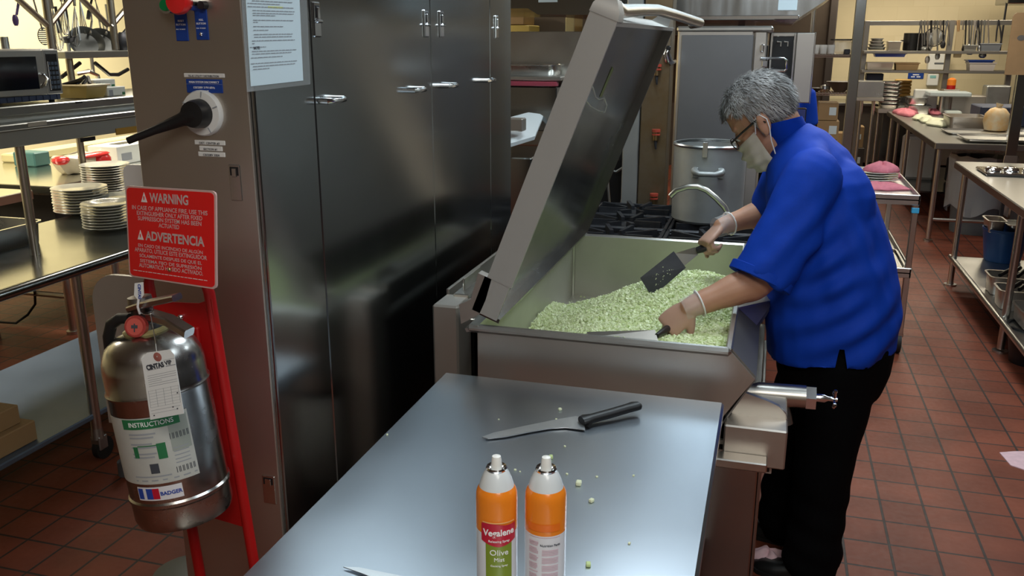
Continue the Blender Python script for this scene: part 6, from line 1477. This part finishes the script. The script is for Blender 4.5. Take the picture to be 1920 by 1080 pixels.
# eyes, glasses, mask
for s_ in (-1, 1): 
    ey = MB(HMX).sph((.079, s_*.032, -.006), (.0095, .0105, .0095), 12).build('eye', mat('eye_white', (.7, .7, .68), .2), ck)
    MB(HMX).sph((.0865, s_*.032, -.009), (.003, .0045, .0045), 10).build('iris', mat('iris', (.05, .03, .02), .2), ey)
gl = MB(HMX)
for s_ in (-1, 1):
    gl.tube([(.098+.0*k, s_*.034+.024*cos(k*pi/10), -.012+.017*sin(k*pi/10)) for k in range(20)], .0016, 6, True)
    gl.tube([(.098, s_*.058, -.005), (.09, s_*.068, -.003), (.05, s_*.076, .003), (.0, s_*.083, .008), (-.012, s_*.086, .004), (-.02, s_*.086, -.012)], [.0022, .003, .003, .003, .0026, .0022], 8)
gl.tube([(.098, -.010, -.008), (.102, 0, -.004), (.098, .010, -.008)], .0016, 6)
gl.build('glasses', mat('glasses_black', (.015, .012, .012), .25), ck)
ln = MB(HMX)
for s_ in (-1, 1): ln.add([(.0975, s_*.034+.0225*cos(k*pi/10), -.012+.0155*sin(k*pi/10)) for k in range(20)], [tuple(range(20))])
ln.build('lens', mat('lens', (.8, .85, .9), .05, alpha=.22), ck)
def mk(u, w):
    a = lerp(-78, 78, u); ar = radians(a); z = lerp(-.022, -.118, w); pl = .0055*math.sin(w*pi*7)*(1-abs(2*u-1))*(1 if abs(2*u-1) < .9 else 0)
    dp = math.sin(w*pi)
    r = .080 + .026*cos(ar)*(.55+.45*dp) - .02*max(0, w-.7)*2
    zz = z*(1 if True else 0) + .022*(abs(2*u-1)**2)*(.5-w)*1.0 - .004
    wob = .0022*sin(u*37+w*5)*w
    return V((.006 + (r+pl+wob)*cos(ar)*1.0, (r*.90+pl+wob)*sin(ar), zz))
mo = MB(HMX).grid(mk, 48, 30)
mo.build('face_mask', MASK, ck, 180, False)
for s_ in (-1, 1):
    e0, e1 = mk(0 if s_ < 0 else 1, .06), mk(0 if s_ < 0 else 1, .92)
    lp_ = MB(HMX).tube([e0, (.0, s_*.084, .012), (-.018, s_*.088, .016), (-.028, s_*.088, -.005), (-.02, s_*.086, -.03), (-.004, s_*.084, -.06), e1], .0016, 6)
    lp_.build('ear_loop', WHT, ck)
# shirt
sh = MB(); sh.loft([ell(V((.240, 2.86, .790)), F_ - UP*.13, L_, .188, .232)] + torso_rings(.010)[2:])
SE = lerp(SHL, ELB, .98) + V((-.004, -.006, -.004)); SER = lerp(SHR, ELR, .9)
sh.tube(*(lambda q: (q[0], q[1]))(spline([SHL+V((.02, .03, .01)), SHL+V((0, -.005, -.01)), lerp(SHL, ELB, .5)+V((.012, -.008, 0)), SE], [.085, .090, .089, .092], 5)), 22)
sh.tube(*(lambda q: (q[0], q[1]))(spline([SHR+V((.02, -.03, .01)), SHR, lerp(SHR, ELR, .5), SER], [.08, .085, .082, .084], 5)), 22)
sh.tube([lerp(SHL, SHR, .0)+V((.01, 0, .025)), lerp(SHL, SHR, .5)+V((.0, 0, .06)), SHR+V((.01, 0, .025))], [.06, .085, .06], 18)
sh.sph((.19, 2.85, 1.25), (.135, .17, .16), 20)
creases = [((.30, 2.68, 1.17), (-.5, -.1, 1), 28, .009), ((.20, 2.64, 1.02), (1, .2, .55), 36, .008), ((.33, 2.70, .93), (1, .2, .8), 30, .008), ((.12, 2.63, 1.12), (.8, 0, .9), 40, .007)]
def wr(p, n_):
    d = 0
    for c, dr, fq, am in creases:
        c = V(c); dr = V(dr).normalized(); q = p-c; along = q.dot(dr); perp = (q-dr*along).length
        ax = dr.cross(V((0, 1, 0))).normalized(); s = q.dot(ax)
        d += am*math.exp(-(q.length/.15)**2)*sin(s*fq*2.2 + along*3)
    d += .006*noise.noise(p*7) + .0028*noise.noise(p*18+V((3, 1, 2)))
    k = sstep(1.0, .72, p.z); d += .006*k*sin(p.x*22+p.y*31)
    return d
slit = aY(1563, 640, 2.66)
def cut(c, n_):
    if n_.z < -.6 and c.z < .82 and c.x > -.1 and c.y > 2.6: return True
    ap = .865
    if c.y < 2.72 and c.z < ap: 
        w = .012 + (ap-c.z)*.28
        if abs(c.x - (.250 + (ap-c.z)*.06)) < w*.6: return True
    if n_.z > .5 and (c - V((.05, 2.893, 1.475))).length < .05: return True
    return False
def snap(co):
    if co.y < 2.75 and .76 < co.z < .87:
        w = .6*(.012 + (.865-co.z)*.28); cx = .250 + (.865-co.z)*.06
        if abs(co.x-cx) < w+.02: co.x = cx + math.copysign(w, co.x-cx)
cloth_mesh('shirt', sh, .0075, SHIRT, ck, wr, cut, 4, snap)
# shirt details: stand collar, sleeve hems, shoulder yoke seam
cl = MB(); rr = []
nc = V((.050, 2.893, 1.455)); nax = (HMX @ V((-.03, 0, -.04)) - nc).normalized(); nl = L_; nf = nl.cross(nax)*-1
for h_, r in ((-.03, .092), (.0, .086), (.03, .083), (.062, .081), (.070, .080), (.070, .074), (.0, .074)):
    rr.append([nc + nax*h_ + nf*(r*1.02*cos(k*pi/16)) + nl*(r*.98*sin(k*pi/16)) + nax*(.012*-cos(k*pi/16)*0) for k in range(32)])
cl.loft(rr, (0, 0)); cl.build('collar', SHIRT, ck, 50)
hm = MB()
dr = (SE-lerp(SHL, ELB, .5)).normalized(); u_ = dr.orthogonal().normalized(); v_ = dr.cross(u_)
hm.loft([hm.ring(SE + dr*a, u_, v_, r, r, 28) for a, r in ((-.022, .094), (-.02, .0965), (.004, .0965), (.006, .094), (.0, .085))], (0, 0))
hm.build('sleeve_hem', SHIRT, ck, 50)
# trousers
tr = MB()
HLp, HRp = V((.255, 2.755, .80)), V((.225, 2.97, .80))
KL, KR = V((.245, 2.745, .46)), V((.150, 2.985, .46)); AL, AR = V((.235, 2.755, .11)), V((.150, 2.985, .11))
tr.loft([ell(V((.25, 2.86, z)), F_, L_, a, b) for z, a, b in ((.66, .15, .19), (.74, .172, .205), (.84, .178, .208), (.95, .17, .2))])
for P, R_l in (([HLp+V((0, 0, .0)), lerp(HLp, KL, .5), KL, lerp(KL, AL, .5), AL+V((0, 0, -.03))], [.118, .112, .095, .088, .092]), ([HRp, lerp(HRp, KR, .5), KR, lerp(KR, AR, .5), AR+V((0, 0, -.03))], [.112, .105, .09, .085, .09])):
    limb(tr, P, R_l, 20)
cloth_mesh('trousers', tr, .009, TROUS, ck, lambda p, n_: .006*noise.noise(p*9)+.004*sin(p.z*60+p.x*20)*sstep(.5, .1, p.z))
def shoe(c, f, par):
    f = V(f).normalized(); l = V((-f.y, f.x, 0)); m = MB(); rings = []
    for a, w, h in ((-.085, .020, .03), (-.075, .034, .055), (-.02, .038, .075), (.05, .043, .062), (.11, .048, .045), (.16, .040, .034), (.185, .02, .022)):
        rings.append([c + f*a + l*(w*x) + V((0, 0, h*z)) for x, z in ((-.9, .0), (-1, .25), (-.85, .7), (-.4, 1), (.4, 1), (.85, .7), (1, .25), (.9, .0))])
    m.loft(rings); s = m.build('shoe', SHOE, par, 60)
    MB().loft([[c + f*a + l*(w*x) + V((0, 0, z)) for x, z in ((-1, 0), (-1, .014), (1, .014), (1, 0))] for a, w in ((-.09, .024), (-.07, .037), (.05, .046), (.12, .051), (.165, .042), (.19, .02))]).build('shoe_sole', RUBBER, s)
shoe(V((AL.x, AL.y, .001)), F_ + V((0, -.1, 0)), ck); shoe(V((AR.x, AR.y, .001)), F_, ck)
# gloves
for H_, nm in ((HL, 'left'), (HR, 'right')):
    g = MB(); kw = dict(H_); hand(g, grow=.0012, **kw)
    me = remesh(g, .0042, 2)
    for v in me.vertices: v.co = inv @ v.co
    gl_ = link('glove', me, GLOVE, ck, 180, False)
    W0 = V(H_['wrist']); dd = (W0 - (lerp(ELB, WRL, .7) if nm == 'left' else lerp(ELR, WRR, .7))).normalized(); u_ = dd.orthogonal().normalized(); v_ = dd.cross(u_)
    c = MB(); rings = []
    for a, r in ((-.038, .0375), (-.034, .0395), (-.030, .0375), (-.012, .0365), (.004, .0345), (.02, .034)):
        rings.append([W0 + dd*a + u_*((r+.0016*sin(k*5+a*300))*cos(k*pi/16)) + v_*((r+.0016*sin(k*7))*sin(k*pi/16)) for k in range(32)])
    c.loft(rings, (0, 0)).build('glove_cuff', GCUFF, gl_, 180, False)
    MB().tube([W0 + dd*-.034 + u_*((.0395+.001*sin(k*5))*cos(k*pi/16)) + v_*((.0395+.001*sin(k*3))*sin(k*pi/16)) for k in range(32)], .0026, 6, True).build('cuff_bead', WHT, gl_)
# ---- the tools in the hands
BLK = mat('turner_blade', (.10, .11, .13), .35, .85, noise_s=9, noise_a=.35)
YT_ = 3.0
bq = [aY(1263, 471, YT_), aY(1286, 502, YT_+.0), aY(1222, 557, YT_-.05), aY(1200, 521, YT_-.05)]
h1 = aY(1316, 464, gripR.y); neck = lerp(bq[0], bq[1], .5)
t = thing('turner', 'wide dark turner with black handle raised in the cook right hand', 'spatula', tuple(neck), w=True)
MB().slab(bq, .002).build('blade', BLK, t)
sp_m = MB(); R = random.Random(3)
for i in range(26):
    u, w = R.uniform(.25, .8), R.uniform(.25, .75); p = (bq[0]*(1-u)+bq[3]*u)*(1-w) + (bq[1]*(1-u)+bq[2]*u)*w
    nn = (bq[1]-bq[0]).cross(bq[3]-bq[0]).normalized(); nn = nn if nn.y < 0 else -nn
    sp_m.sph(p + nn*.0015, R.uniform(.001, .0028), 6)
sp_m.build('celery_bits', mat('celery_pale', (.72, .76, .52), .5), t)
hd0 = aY(1306, 470, 3.02); hd1 = aY(1352, 436, 3.04)
pn = [bq[0]+(bq[1]-bq[0])*.12, bq[0]+(bq[1]-bq[0])*.88, hd0+V((.006, 0, -.014)), hd0+V((-.006, 0, .012))]
MB().slab(pn, .002).build('neck', mat('turner_neck', (.42, .43, .38), .3, 1), t)
MB().tube([hd0, lerp(hd0, gripR, .35), lerp(hd0, gripR, .8), gripR + (gripR-hd0).normalized()*.012], [.012, .0145, .014, .012], 12, flat=.75).build('handle', BLACK, t)
t = thing('scraper', 'long grey turner held flat on the celery in the cook near hand', 'spatula', tuple(gripL), w=True)
ys_ = 2.44
sc_ = [aY(1100, 624, ys_), aY(1228, 620, ys_), aY(1234, 640, ys_-.05), aY(1104, 634, ys_-.05)]
MB().slab(sc_, .003).build('blade', STEELW, t)
MB().tube([lerp(sc_[1], sc_[2], .5), lerp(lerp(sc_[1], sc_[2], .5), gripL, .6), gripL, gripL + (gripL-lerp(sc_[1], sc_[2], .5)).normalized()*.06], [.007, .011, .012, .012], 12).build('handle', BLACK, t)

# ---- second worker mostly hidden behind the open oven door
p2 = thing('person', 'worker in a blue shirt mostly hidden behind the open oven door', 'person', (.03, 7.0, 0), w=True)
c2 = V((.03, 7.0, 0.03)); f2, l2 = V((0, -1, 0)), V((1, 0, 0))
b2 = MB(); HM2 = head_matrix(c2 + V((0, -.02, 1.60)), (0, -1, -.2), (0, 0, 1))
head_shape(b2, HM2); limb(b2, [c2+V((0, 0, 1.36)), c2+V((0, 0, 1.44)), c2+V((0, 0, 1.54))], [.065, .058, .058])
b2.loft([ell(c2+V((0, 0, z)), f2, l2, a, b) for z, a, b in ((.8, .1, .15), (1.0, .1, .14), (1.25, .11, .16), (1.38, .07, .11))])
for s_ in (-1, 1):
    sh2 = c2+V((s_*.18, 0, 1.34)); e2 = c2+V((s_*.23, .0, 1.06)); w2 = c2+V((s_*.16, -.22, 1.02))
    limb(b2, [sh2, lerp(sh2, e2, .5), e2, lerp(e2, w2, .5), w2], [.05, .048, .042, .04, .028])
    hand(b2, w2, (-s_*.3, -1, -.1), (-s_, 0, -.2), s_, curl=(30, 40, 30))
    b2.tube([c2+V((s_*.1, 0, .85)), c2+V((s_*.1, 0, .08))], [.07, .04], 12)
me = remesh(b2, .006, 2); inv2 = rootinv(p2)
for v in me.vertices: v.co = inv2 @ v.co
link('body', me, SKIN, p2, 180, False)
hair_shape(HM2, p2, 5, 800)
s2 = MB(); s2.loft([ell(c2+V((0, 0, z)), f2, l2, a, b) for z, a, b in ((.78, .15, .19), (.95, .15, .185), (1.2, .14, .195), (1.34, .115, .18), (1.41, .075, .09))])
for s_ in (-1, 1): s2.tube([c2+V((s_*.14, 0, 1.35)), c2+V((s_*.19, 0, 1.33)), c2+V((s_*.232, 0, 1.1))], [.07, .075, .075], 18)
cloth_mesh('shirt', s2, .012, SHIRT, p2, lambda p, n_: .006*noise.noise(p*8))
tr2 = MB(); tr2.loft([ell(c2+V((0, 0, z)), f2, l2, a, b) for z, a, b in ((.68, .12, .16), (.8, .135, .175), (.98, .13, .165))])
for s_ in (-1, 1): limb(tr2, [c2+V((s_*.09, 0, .78)), c2+V((s_*.1, 0, .45)), c2+V((s_*.1, 0, -.02))], [.095, .08, .075])
cloth_mesh('trousers', tr2, .012, TROUS, p2, lambda p, n_: .006*noise.noise(p*8))
for s_ in (-1, 1): shoe(c2+V((s_*.1, 0, .001-.03)), f2, p2)
